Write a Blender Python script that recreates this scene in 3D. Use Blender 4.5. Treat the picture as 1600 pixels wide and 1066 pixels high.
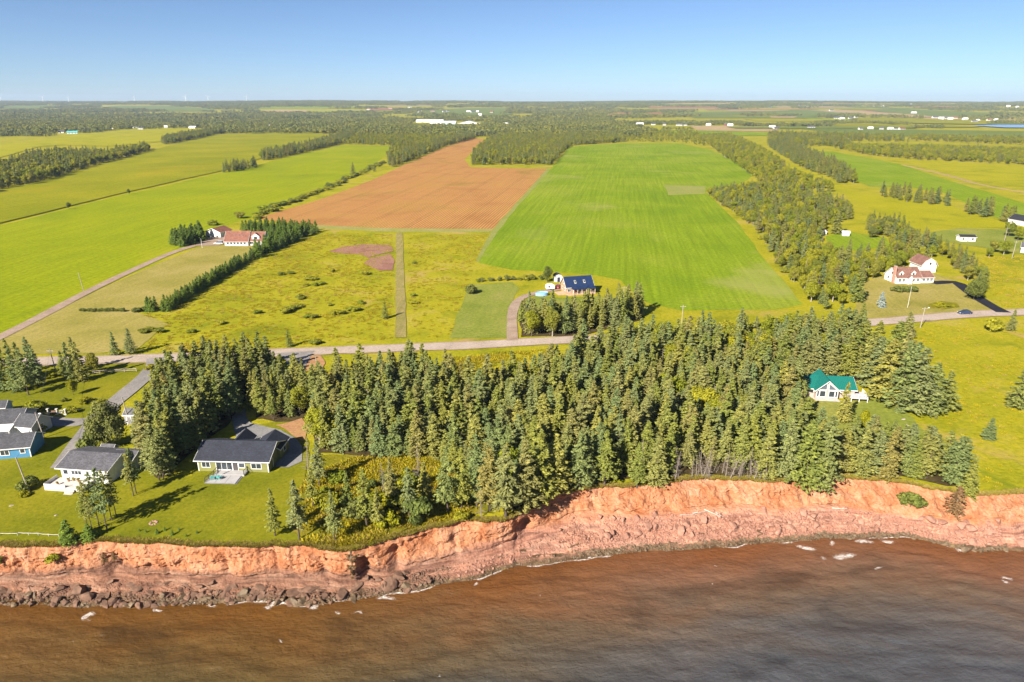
import bpy, bmesh, math, random
import numpy as np
from mathutils import Vector, Matrix, geometry

# ------------------------------------------------------------------ camera
H, F, CX, CY, HZ = 68.0, 1067.0, 800.0, 533.0, 162.0
PITCH = math.atan((CY - HZ) / F)
SEA = -7.5
scene = bpy.context.scene
for o in list(bpy.data.objects):
    bpy.data.objects.remove(o)
col = scene.collection
cam_d = bpy.data.cameras.new('camera')
cam_d.lens = F * 36.0 / 1600.0
cam_d.sensor_width = 36.0
cam_d.clip_start = 0.5
cam_d.clip_end = 60000
cam = bpy.data.objects.new('camera', cam_d)
col.objects.link(cam)
cam.location = (0, 0, H)
cam.rotation_euler = (math.pi / 2 - PITCH, 0, 0)
scene.camera = cam
# ------------------------------------------------------------------ light
SUN_EL = math.radians(34)
SH_AZ = math.radians(52)                       # direction shadows fall on the ground, from +x
sx, sy = -math.cos(SH_AZ), -math.sin(SH_AZ)    # towards the sun
world = bpy.data.worlds.new('World')
scene.world = world
world.use_nodes = True
wn = world.node_tree
wn.nodes.clear()
w_out = wn.nodes.new('ShaderNodeOutputWorld')
w_bg = wn.nodes.new('ShaderNodeBackground')
w_sky = wn.nodes.new('ShaderNodeTexSky')
w_sky.sky_type = 'NISHITA'
w_sky.sun_disc = False
w_sky.sun_elevation = SUN_EL
w_sky.sun_rotation = math.atan2(sx, sy)
w_sky.altitude = 0
w_sky.air_density = 0.6
w_sky.dust_density = 0.3
w_sky.ozone_density = 5.0
w_bg.inputs['Strength'].default_value = 0.05
wn.links.new(w_sky.outputs[0], w_bg.inputs['Color'])
wn.links.new(w_bg.outputs[0], w_out.inputs['Surface'])
sun_d = bpy.data.lights.new('sun', 'SUN')
sun_d.energy = 5.0
sun_d.angle = math.radians(0.53)
sun_d.color = (1.0, 0.92, 0.80)
sun = bpy.data.objects.new('sun', sun_d)
col.objects.link(sun)
sun.rotation_euler = Vector((sx * math.cos(SUN_EL), sy * math.cos(SUN_EL), math.sin(SUN_EL))).to_track_quat('Z', 'Y').to_euler()
sun.location = (-60, -80, 120)
scene.view_settings.view_transform = 'Standard'
scene.view_settings.look = 'None'
scene.view_settings.gamma = 1.0
scene.view_settings.use_curve_mapping = False
scene.view_settings.exposure = 1.38
scene.render.engine = 'CYCLES'
scene.cycles.max_bounces = 5
scene.cycles.diffuse_bounces = 2
scene.cycles.glossy_bounces = 2
scene.cycles.transmission_bounces = 2
scene.cycles.transparent_max_bounces = 4
scene.cycles.volume_bounces = 0
scene.cycles.use_denoising = True

rng = np.random.default_rng(7)
random.seed(7)

# ------------------------------------------------------------------ maths helpers
def smooth(a, b, x):
    t = np.clip((np.asarray(x, float) - a) / (b - a), 0, 1)
    return t * t * (3 - 2 * t)

def _hash(ix, iy, iz):
    ix, iy, iz = (np.atleast_1d(v).astype(np.uint64) for v in (ix, iy, iz))
    n = (ix * np.uint64(374761393) + iy * np.uint64(668265263) + iz * np.uint64(2147483647)) & np.uint64(0xFFFFFFFF)
    k = np.uint64(0xFFFFFFFF)
    n = ((n ^ (n >> np.uint64(13))) * np.uint64(1274126177)) & k
    n = ((n ^ (n >> np.uint64(16))) * np.uint64(2246822519)) & k
    return ((n ^ (n >> np.uint64(15))) & np.uint64(0xFFFFFF)).astype(float) / float(0xFFFFFF)

def vnoise(x, y, z=0.0):
    x, y, z = np.broadcast_arrays(np.asarray(x, float), np.asarray(y, float), np.asarray(z, float))
    ix, iy, iz = np.floor(x).astype(np.int64), np.floor(y).astype(np.int64), np.floor(z).astype(np.int64)
    fx, fy, fz = x - ix, y - iy, z - iz
    fx, fy, fz = fx*fx*(3-2*fx), fy*fy*(3-2*fy), fz*fz*(3-2*fz)
    r = 0
    for dx in (0, 1):
        for dy in (0, 1):
            for dz in (0, 1):
                w = (fx if dx else 1-fx) * (fy if dy else 1-fy) * (fz if dz else 1-fz)
                r = r + np.atleast_1d(w) * _hash(ix+dx, iy+dy, iz+dz)
    r = np.asarray(r).reshape(x.shape)
    return r * 2 - 1

def fbm(x, y, z=0.0, oct=4, gain=0.5):
    a, r, s = 1.0, 0, 1.0
    for k in range(oct):
        r = r + a * vnoise(np.asarray(x)*s + 17.3*k, np.asarray(y)*s + 5.1*k, np.asarray(z)*s + 9.7*k)
        a *= gain; s *= 2.03
    return r

def terrain(x, y):
    """level near the coast, a low wooded ridge on the horizon"""
    x = np.asarray(x, float); y = np.asarray(y, float)
    if y.size and y.max() < 1800: return np.zeros(np.broadcast(x, y).shape)
    ridge = 84 + 9 * np.sin(x / 1900.0 + 1.0) * np.cos(y / 5200.0) + 5 * np.sin(x / 830.0 + 2.1 + y / 4000.0) + 2.5 * np.sin(x / 310.0 + y / 900.0) - 8 * smooth(1500, 5000, x)
    return ridge * smooth(2600, 9000, y) + 3.5 * smooth(1800, 3200, y) * np.sin(x / 620.0 + .7) * np.cos(y / 540.0 + x / 2100.0)

def ray(px, py):
    u = (px - CX) / F; v = (CY - py) / F
    return u, math.cos(PITCH) + v * math.sin(PITCH), -math.sin(PITCH) + v * math.cos(PITCH)

def G(px, py, z=0.0):
    """point of the level z seen at a pixel of the photograph; far away, of the terrain"""
    dx, dy, dz = ray(px, py)
    if dz > -1e-4: dz = -1e-4
    t = (z - H) / dz
    if z == 0.0 and t * dy > 1800:
        T = np.geomspace(1500, 11000, 1200)
        hit = H + dz * T < terrain(dx * T, dy * T)
        t = float(T[np.argmax(hit)]) if hit.any() else 11000.0
    return dx * t, dy * t, z if z else float(terrain(dx * t, dy * t))

def depth(x, y, z=0.0):
    return y * math.cos(PITCH) + (H - z) * math.sin(PITCH)

def px_to_m(px, x, y):
    """metres of a standing height that covers px pixels at ground point x, y"""
    d = depth(x, y)
    return px * d / F / max(0.3, math.cos(math.atan2(H, math.hypot(x, y))))

def inpoly(P, x, y):
    x = np.asarray(x); y = np.asarray(y)
    c = np.zeros(x.shape, bool)
    n = len(P)
    for i in range(n):
        x0, y0 = P[i][0], P[i][1]; x1, y1 = P[(i+1) % n][0], P[(i+1) % n][1]
        if y0 == y1: continue
        k = (y0 > y) != (y1 > y)
        c ^= k & (x < (x1-x0) * (y-y0) / (y1-y0) + x0)
    return c

def wpoly(pp): return [G(*p)[:2] for p in pp]

# ------------------------------------------------------------------ materials
MATS = {}
def nodes_of(name):
    m = bpy.data.materials.new(name)
    m.use_nodes = True
    nt = m.node_tree
    b = nt.nodes['Principled BSDF']
    return m, nt, b

def N(nt, t, **kw):
    n = nt.nodes.new(t)
    for k, v in kw.items():
        if k in n.inputs: n.inputs[k].default_value = v
        else: setattr(n, k, v)
    return n

def ramp(nt, fac, stops, interp='LINEAR'):
    r = nt.nodes.new('ShaderNodeValToRGB')
    r.color_ramp.interpolation = interp
    e = r.color_ramp.elements
    while len(e) < len(stops): e.new(0.5)
    for el, (p, c) in zip(e, stops):
        el.position = p
        el.color = (*c, 1) if len(c) == 3 else c
    nt.links.new(fac, r.inputs[0])
    return r.outputs[0]

def mix(nt, fac, a, b, mode='MIX'):
    m = nt.nodes.new('ShaderNodeMix')
    m.data_type = 'RGBA'; m.blend_type = mode
    if isinstance(fac, (int, float)): m.inputs[0].default_value = fac
    else: nt.links.new(fac, m.inputs[0])
    for v, s in ((a, m.inputs[6]), (b, m.inputs[7])):
        if isinstance(v, tuple): s.default_value = (*v, 1)
        else: nt.links.new(v, s)
    return m.outputs[2]

def noise(nt, vec, scale, detail=4, rough=0.55, dist=0.0):
    n = nt.nodes.new('ShaderNodeTexNoise')
    n.inputs['Scale'].default_value = scale
    n.inputs['Detail'].default_value = detail
    n.inputs['Roughness'].default_value = rough
    n.inputs['Distortion'].default_value = dist
    if vec is not None: nt.links.new(vec, n.inputs['Vector'])
    return n.outputs['Fac']

def position(nt, scale=(1, 1, 1), rotz=0.0):
    g = nt.nodes.new('ShaderNodeNewGeometry')
    mp = nt.nodes.new('ShaderNodeMapping')
    mp.vector_type = 'TEXTURE'      # turns first, then stretches
    mp.inputs['Scale'].default_value = tuple(1.0 / v for v in scale)
    mp.inputs['Rotation'].default_value = (0, 0, -rotz)
    nt.links.new(g.outputs['Position'], mp.inputs['Vector'])
    return mp.outputs[0]

def bump(nt, b, height, strength, dist):
    n = nt.nodes.new('ShaderNodeBump')
    n.inputs['Strength'].default_value = strength
    n.inputs['Distance'].default_value = dist
    nt.links.new(height, n.inputs['Height'])
    nt.links.new(n.outputs[0], b.inputs['Normal'])

def plain(name, c, rough=0.7, var=0.25, scale=1.5, bmp=0.0, metallic=0.0, spec=0.3, obj=True):
    """paint, metal, wood, stone: a base colour with grain and wear"""
    if name in MATS: return MATS[name]
    m, nt, b = nodes_of(name)
    tc = nt.nodes.new('ShaderNodeTexCoord')
    f = noise(nt, tc.outputs['Object'], scale, 5, 0.6)
    c = tuple(v * .85 for v in c)
    lo = tuple(max(0, v * (1 - var)) for v in c); hi = tuple(min(1, v * (1 + var)) for v in c)
    nt.links.new(ramp(nt, f, [(0.3, lo), (0.7, hi)]), b.inputs['Base Color'])
    b.inputs['Roughness'].default_value = rough
    b.inputs['Metallic'].default_value = metallic
    b.inputs['Specular IOR Level'].default_value = spec
    if bmp:
        bump(nt, b, noise(nt, tc.outputs['Object'], scale * 6, 4), 0.6, bmp)
    MATS[name] = m
    return m

def striped(name, c, axis, period, depth_, rough=0.6, var=0.12):
    """siding, standing seams, deck boards: fine relief along one object axis"""
    if name in MATS: return MATS[name]
    m, nt, b = nodes_of(name)
    tc = nt.nodes.new('ShaderNodeTexCoord')
    f = noise(nt, tc.outputs['Object'], 0.9, 5, 0.65)
    c = tuple(v * .85 for v in c)
    lo = tuple(v * (1 - var) for v in c); hi = tuple(min(1, v * (1 + var)) for v in c)
    base = ramp(nt, f, [(0.3, lo), (0.7, hi)])
    sp = nt.nodes.new('ShaderNodeSeparateXYZ'); nt.links.new(tc.outputs['Object'], sp.inputs[0])
    mu = N(nt, 'ShaderNodeMath', operation='MULTIPLY'); mu.inputs[1].default_value = 1.0 / period
    nt.links.new(sp.outputs[axis], mu.inputs[0])
    fr = N(nt, 'ShaderNodeMath', operation='FRACT'); nt.links.new(mu.outputs[0], fr.inputs[0])
    nt.links.new(mix(nt, 1.0, base, ramp(nt, fr.outputs[0], [(0.0, (.72,)*3), (0.1, (1,)*3), (1, (1,)*3)]), 'MULTIPLY'), b.inputs['Base Color'])
    b.inputs['Roughness'].default_value = rough
    b.inputs['Specular IOR Level'].default_value = 0.3
    bump(nt, b, fr.outputs[0], 0.7, depth_)
    MATS[name] = m
    return m

def shingle(name, c, var=0.3):
    if name in MATS: return MATS[name]
    m, nt, b = nodes_of(name)
    tc = nt.nodes.new('ShaderNodeTexCoord')
    br = nt.nodes.new('ShaderNodeTexBrick')
    br.inputs['Scale'].default_value = 1.0
    br.inputs['Brick Width'].default_value = 0.33; br.inputs['Row Height'].default_value = 0.16
    br.inputs['Mortar Size'].default_value = 0.012
    c = tuple(v * .8 for v in c)
    br.inputs['Color1'].default_value = (*[v*(1-var) for v in c], 1)
    br.inputs['Color2'].default_value = (*[v*(1+var) for v in c], 1)
    br.inputs['Mortar'].default_value = (*[v*0.5 for v in c], 1)
    nt.links.new(tc.outputs['Object'], br.inputs['Vector'])
    f = noise(nt, tc.outputs['Object'], 0.5, 5, 0.6)
    nt.links.new(mix(nt, 1.0, br.outputs['Color'], ramp(nt, f, [(0.3, (.75,)*3), (0.7, (1.2,)*3)]), 'MULTIPLY'), b.inputs['Base Color'])
    b.inputs['Roughness'].default_value = 0.75
    b.inputs['Specular IOR Level'].default_value = 0.35
    bump(nt, b, noise(nt, tc.outputs['Object'], 14, 3), 0.5, 0.02)
    MATS[name] = m
    return m

def glass(name='window_glass', c=(0.03, 0.04, 0.05)):
    if name in MATS: return MATS[name]
    m, nt, b = nodes_of(name)
    b.inputs['Base Color'].default_value = (*c, 1)
    b.inputs['Roughness'].default_value = 0.06
    b.inputs['Specular IOR Level'].default_value = 0.8
    MATS[name] = m
    return m

LEAF = 1.5
def foliage(name, cols, bright=1.0, transl=0.2):
    """leaves and needles: hue differs from tree to tree and leaf to leaf"""
    m, nt, b = nodes_of(name)
    oi = nt.nodes.new('ShaderNodeObjectInfo')
    g = nt.nodes.new('ShaderNodeNewGeometry')
    cols = [tuple(v * bright * LEAF for v in c) for c in cols]
    base = ramp(nt, oi.outputs['Random'], [(i / max(1, len(cols) - 1), c) for i, c in enumerate(cols)])
    leaf = ramp(nt, g.outputs['Random Per Island'], [(0.0, (.72, .75, .72)), (0.5, (1, 1, 1)), (1.0, (1.4, 1.34, 1.12))])
    c = mix(nt, 1.0, base, leaf, 'MULTIPLY')
    nt.links.new(c, b.inputs['Base Color'])
    b.inputs['Roughness'].default_value = 0.8
    b.inputs['Specular IOR Level'].default_value = 0.08
    tr = nt.nodes.new('ShaderNodeBsdfTranslucent')
    nt.links.new(c, tr.inputs['Color'])
    ms = nt.nodes.new('ShaderNodeMixShader'); ms.inputs[0].default_value = transl
    out = nt.nodes['Material Output']
    nt.links.new(b.outputs[0], ms.inputs[1]); nt.links.new(tr.outputs[0], ms.inputs[2])
    nt.links.new(ms.outputs[0], out.inputs['Surface'])
    MATS[name] = m
    return m

GROUND = 0.80      # field colours were judged at a lower exposure
ROWS = math.atan2(0.155, 1.0)       # the fields' common working direction, from +y towards +x

def ground_mat(name, cols, scale=0.06, fine=1.2, streak=0.0, rows=None, row_amt=0.0, bmp=0.15, patch=None, rot=ROWS, tram=None):
    """vegetated or worked soil: several scales of mottling, optional rows along the working direction"""
    if name in MATS: return MATS[name]
    m, nt, b = nodes_of(name)
    cols = [tuple(v * GROUND for v in c) for c in cols]
    patch = [(tuple(v * GROUND for v in q[0]), *q[1:]) for q in patch] if patch else None
    p = position(nt)
    a = noise(nt, p, scale, 6, 0.62, 0.4)
    base = ramp(nt, a, [(0.28 + 0.44 * i / max(1, len(cols) - 1), c) for i, c in enumerate(cols)])
    f = noise(nt, p, fine, 5, 0.7)
    base = mix(nt, 1.0, base, ramp(nt, f, [(0.25, (.62, .66, .62)), (0.5, (1, 1, 1)), (0.78, (1.38, 1.3, 1.25))]), 'MULTIPLY')
    hgt = f
    if streak:
        ps = position(nt, (0.55, 0.012, 1), rot)
        s = noise(nt, ps, 1.0, 5, 0.65)
        base = mix(nt, 1.0, base, ramp(nt, s, [(0.3, (1 - streak,) * 3), (0.7, (1 + streak, 1 + streak * .8, 1 + streak))]), 'MULTIPLY')
    if rows:
        pr = position(nt, (1, 1, 1), rot)
        w = nt.nodes.new('ShaderNodeTexWave')
        w.wave_type = 'BANDS'; w.bands_direction = 'X'
        w.inputs['Scale'].default_value = 0.314 / rows
        w.inputs['Distortion'].default_value = 0.6
        w.inputs['Detail'].default_value = 2
        nt.links.new(pr, w.inputs['Vector'])
        base = mix(nt, 1.0, base, ramp(nt, w.outputs['Fac'], [(0.0, (1 - row_amt,) * 3), (1.0, (1 + row_amt,) * 3)]), 'MULTIPLY')
        hgt = w.outputs['Fac']
    if tram:
        pr = position(nt, (1, 1, 1), rot)
        sp = nt.nodes.new('ShaderNodeSeparateXYZ'); nt.links.new(pr, sp.inputs[0])
        mu = N(nt, 'ShaderNodeMath', operation='MULTIPLY'); mu.inputs[1].default_value = 1.0 / tram
        nt.links.new(sp.outputs[0], mu.inputs[0])
        fr = N(nt, 'ShaderNodeMath', operation='FRACT'); nt.links.new(mu.outputs[0], fr.inputs[0])
        base = mix(nt, 1.0, base, ramp(nt, fr.outputs[0], [(0, (1,)*3), (.44, (1,)*3), (.455, (.62,)*3), (.47, (1,)*3), (.53, (1,)*3), (.545, (.62,)*3), (.56, (1,)*3)]), 'MULTIPLY')
    if patch:
        for (pc, psc, lo, hi) in patch:
            pf = noise(nt, position(nt, (1, 1, 1.7)), psc, 5, 0.6, 0.8)
            base = mix(nt, ramp(nt, pf, [(lo, (0, 0, 0)), (hi, (1, 1, 1))]), base, pc)
    nt.links.new(base, b.inputs['Base Color'])
    b.inputs['Roughness'].default_value = 0.9
    b.inputs['Specular IOR Level'].default_value = 0.02
    bump(nt, b, hgt, 0.9, bmp)
    MATS[name] = m
    return m

# ------------------------------------------------------------------ mesh helpers
def tag(o, label=None, cat=None, group=None, kind=None):
    if label: o['label'] = label
    if cat: o['category'] = cat
    if group: o['group'] = group
    if kind: o['kind'] = kind
    return o

def link(name, me, mat=None, parent=None):
    o = bpy.data.objects.new(name, me)
    if mat is not None and not me.materials: me.materials.append(mat)
    col.objects.link(o)
    if parent is not None: o.parent = parent
    return o

def empty(name, loc=(0, 0, 0), rz=0.0, label=None, cat=None, group=None):
    o = bpy.data.objects.new(name, None)
    o.empty_display_size = 0.5
    col.objects.link(o)
    o.location = loc; o.rotation_euler = (0, 0, rz)
    return tag(o, label, cat, group)

def np_mesh(name, V, Fc, mat=None, smooth_=False):
    me = bpy.data.meshes.new(name)
    V = np.asarray(V, np.float32); Fc = np.asarray(Fc, np.int32)
    k = Fc.shape[1]
    me.vertices.add(len(V)); me.vertices.foreach_set('co', V.ravel())
    me.loops.add(Fc.size); me.loops.foreach_set('vertex_index', Fc.ravel())
    me.polygons.add(len(Fc)); me.polygons.foreach_set('loop_start', np.arange(0, Fc.size, k, dtype=np.int32))
    me.update(calc_edges=True)
    if smooth_: me.shade_smooth()
    else: me.shade_flat()
    if mat is not None: me.materials.append(mat)
    return me

class MB:
    def __init__(s): s.v = []; s.f = []
    def add(s, vs, fs):
        n = len(s.v); s.v += [tuple(v) for v in vs]; s.f += [tuple(i + n for i in f) for f in fs]; return s
    def box(s, x0, x1, y0, y1, z0, z1):
        return s.add([(x0,y0,z0),(x1,y0,z0),(x1,y1,z0),(x0,y1,z0),(x0,y0,z1),(x1,y0,z1),(x1,y1,z1),(x0,y1,z1)],
                     [(3,2,1,0),(4,5,6,7),(0,1,5,4),(1,2,6,5),(2,3,7,6),(3,0,4,7)])
    def tube(s, p, q, r0, r1=None, n=6):
        r1 = r0 if r1 is None else r1
        p, q = Vector(p), Vector(q)
        d = (q - p); 
        if d.length < 1e-6: return s
        d.normalize()
        a = d.orthogonal().normalized(); b = d.cross(a)
        vs = []
        for c, r in ((p, r0), (q, r1)):
            for i in range(n):
                t = 2 * math.pi * i / n
                vs.append(c + (a * math.cos(t) + b * math.sin(t)) * r)
        return s.add(vs, [(i, (i+1) % n, n + (i+1) % n, n + i) for i in range(n)] + [tuple(range(n))[::-1], tuple(range(n, 2*n))])
    def prism(s, prof, a0, a1, axis):
        """profile of 2D points swept along an axis: axis 'x' -> points are (y,z); 'y' -> (x,z); 'z' -> (x,y)"""
        n = len(prof)
        def P(p, a): return {'x': (a, p[0], p[1]), 'y': (p[0], a, p[1]), 'z': (p[0], p[1], a)}[axis]
        vs = [P(p, a0) for p in prof] + [P(p, a1) for p in prof]
        return s.add(vs, [(i, (i+1) % n, n + (i+1) % n, n + i) for i in range(n)] + [tuple(range(n))[::-1], tuple(range(n, 2*n))])
    def blob(s, c, r, rough=0.15, seed=0, n=2):
        bm = bmesh.new(); bmesh.ops.create_icosphere(bm, subdivisions=n, radius=1.0)
        R = np.array([v.co[:] for v in bm.verts])
        k = 1 + rough * fbm(R[:,0]*1.7+seed*3.1, R[:,1]*1.7+seed, R[:,2]*1.7, 3)
        R = R * k[:, None] * np.array(r) + np.array(c)
        fs = [tuple(v.index for v in f.verts) for f in bm.faces]
        bm.free()
        return s.add(R.tolist(), fs)
    def mesh(s, name, mat=None, smooth_=False, bevel=0.0):
        me = bpy.data.meshes.new(name)
        me.from_pydata(s.v, [], s.f)
        bm = bmesh.new(); bm.from_mesh(me)
        bmesh.ops.recalc_face_normals(bm, faces=bm.faces)
        if bevel:
            bmesh.ops.bevel(bm, geom=list(bm.edges), offset=bevel, segments=1, affect='EDGES', clamp_overlap=True)
        bm.to_mesh(me); bm.free()
        if smooth_: me.polygons.foreach_set('use_smooth', [True] * len(me.polygons))
        if mat is not None: me.materials.append(mat)
        me.update()
        return me
    def build(s, name, mat, parent=None, smooth_=False, bevel=0.0):
        return link(name, s.mesh(name, mat, smooth_, bevel), None, parent)

# ------------------------------------------------------------------ shore lines, from the photograph's traces
TOP = [(-700,860),(-300,856),(-40,852),(0,851),(75,852),(110,848),(150,845),(250,847),(330,850),(400,852),(475,852),(535,857),(555,857),(590,846),(620,837),
       (680,823),(730,811),(785,811),(805,804),(830,795),(865,771),(920,762),(1000,757),(1060,750),(1100,746),(1200,751),(1310,745),(1380,749),
       (1430,758),(1480,766),(1525,772),(1600,770),(1700,768),(2200,765)]
BASE = [(-700,908,-5.6),(0,904,-5.6),(200,903,-5.6),(400,904,-5.6),(540,906,-5.6),(600,899,-5.5),(650,886,-5.2),(700,873,-5.0),(760,864,-5.2),(790,852,-5),(820,838,-5),
        (860,818,-4.4),(900,804,-3.9),(1000,801,-3.9),(1100,797,-3.9),(1200,795,-3.9),(1300,793,-3.9),(1400,803,-3.9),(1480,816,-3.9),(1530,813,-3.4),(1600,811,-3.4),(2200,808,-3.4)]
WATER = [(-700,948),(0,945),(100,948),(200,947),(300,944),(400,940),(470,946),(520,941),(560,936),(600,931),(650,923),(700,912),(750,903),(800,888),(900,875),
         (1000,862),(1100,857),(1200,849),(1300,842),(1400,838),(1440,843),(1490,855),(1530,863),(1600,860),(1700,858),(2200,856)]
def curve(tr, z=None):
    P = [G(p[0], p[1], (p[2] if len(p) > 2 else z) or 1e-9) for p in tr]
    X = np.array([p[0] for p in P]); o = np.argsort(X)
    Y = np.array([p[1] for p in P])[o]; Z = np.array([p[2] for p in P])[o]
    return X[o], Y, Z
tx, ty, _ = curve(TOP, 1e-9); bx_, by_, bz_ = curve(BASE); wx, wy, _ = curve(WATER, SEA)
def gauss(a, k):
    w = np.exp(-np.linspace(-2, 2, k) ** 2); w /= w.sum()
    return np.convolve(np.pad(a, k // 2, mode='edge'), w, 'valid')
def top_y(x):
    x = np.asarray(x, float)
    return np.interp(x, tx, ty) + 0.45 * fbm(x / 3.0, 0.3, 1.0, 4) + 0.25 * vnoise(x / 0.7, 4.4)
def water_y(x): 
    x = np.asarray(x, float)
    return np.interp(x, wx, wy) + 0.35 * fbm(x / 2.5, 7.7, 1.0, 3)
def base_yz(x):
    return np.interp(x, bx_, by_), np.interp(x, bx_, bz_)

xs = np.concatenate([-np.geomspace(3000, 100, 40), np.arange(-99.8, 100, 0.17), np.geomspace(100, 3000, 40)])
cx_ty = top_y(xs)
byv, bzv = base_yz(xs)
wyv = water_y(xs)
byv = np.minimum(gauss(byv, 9) + 0.5 * fbm(xs / 4.0, 2.2, 0, 3), cx_ty - 0.7)
wyv = np.minimum(wyv, byv - 1.2)
nf, nb_ = 46, 44
U = np.concatenate([np.linspace(0, 1, nf), 1 + np.linspace(0, 1, nb_)[1:], [2.25, 2.8]])
GULLIES = [(G(px, 872, -3.0)[0], w, d) for px, w, d in ((30, .7, .9), (172, 1.0, 1.9), (255, .5, .8), (350, .6, 1.0), (425, .5, .9), (500, .7, 1.2), (563, .8, 1.9), (608, .9, 2.2), (700, .6, .9))] + [(G(px, 800, -3.0)[0], w, d) for px, w, d in ((812, 1.3, 2.2), (925, .6, .8), (1040, .5, .8), (1150, .6, 1.0), (1262, .5, .9), (1365, .5, .9), (1470, .8, 1.2))]
CV = np.zeros((len(U), len(xs), 3))
for i, u in enumerate(U):
    if u <= 1:
        # soil face: steep head, slightly concave below; gullies and ledges
        zz = bzv * u
        prof = u ** 1.15
        yy = cx_ty + (byv - cx_ty) * prof
        amp = math.sin(math.pi * min(1, u * 0.95 + 0.04)) ** 0.7
        gul = 1.1 * np.abs(fbm(xs / 5.5 + .25 * zz, zz / 6.0, 2.0, 4)) - 0.45
        for gx_, gw_, gd_ in GULLIES: gul = gul + gd_ * np.exp(-((xs - gx_ + .25 * zz) / gw_) ** 2) * smooth(.15, .6, u)
        led = 0.36 * fbm(xs / 5.0, zz / 0.8, 5.0, 4) + 0.34 * np.abs(fbm(xs / 1.1, zz / 0.7, 8.0, 4)) - .12 + .25 * np.round(1.6 * fbm(xs / 1.8, zz / 1.1, 21.0, 2)) / 1.6
        strata = 0.35 * np.clip(vnoise(xs / 9.0, (zz + 0.12 * xs * np.sin(xs / 31.0)) / 0.7, 12.0), -0.2, 0.7) * smooth(0.35, 0.9, u)
        yy = yy + amp * (gul - led - strata)
        yy = yy + 0.55 * np.exp(-((u - .93) / .035) ** 2) * np.clip(.35 + 1.1 * fbm(xs / 6.0, 9.1, 3.0, 2), 0, 1)
        zz = zz + (0.16 * fbm(xs / 1.2, yy / 1.2, 4.0, 3) if 0.02 < u < 1 else 0)
    else:
        t = u - 1
        if t <= 1:
            yy = byv + (wyv - byv) * t
            zz = bzv + (SEA - bzv) * t ** 0.85
            env = math.sin(math.pi * min(1, t)) ** 0.5
            slab = np.round(3.0 * fbm(xs / 3.5, yy / 1.6, 7.0, 2)) / 3.0
            left = 1 - smooth(-12, -4, xs)
            env = env * (1 - .72 * smooth(-20, -12, xs) * (1 - smooth(2, 12, xs)))
            bed = np.round(2.0 * fbm(xs / 5.0 + .6 * yy, yy / 1.1 - xs / 14.0, 17.0, 3)) / 2.0
            zz = zz + env * left * .42 * bed + env * (0.30 * slab + 0.20 * fbm(xs / 1.0, yy / 0.8, 3.0, 4))
            zz = np.maximum(zz, SEA - 0.6)
        else:
            yy = wyv - (t - 1) * 9
            zz = np.full_like(xs, SEA - (t - 1) * 1.6)
    CV[i, :, 0] = xs; CV[i, :, 1] = yy; CV[i, :, 2] = zz
CV[0, :, 1] = cx_ty; CV[0, :, 2] = -0.02

def grid_faces(nr, nc):
    a = np.arange(nr * nc).reshape(nr, nc)
    return np.stack([a[:-1, :-1].ravel(), a[1:, :-1].ravel(), a[1:, 1:].ravel(), a[:-1, 1:].ravel()], 1)

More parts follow.
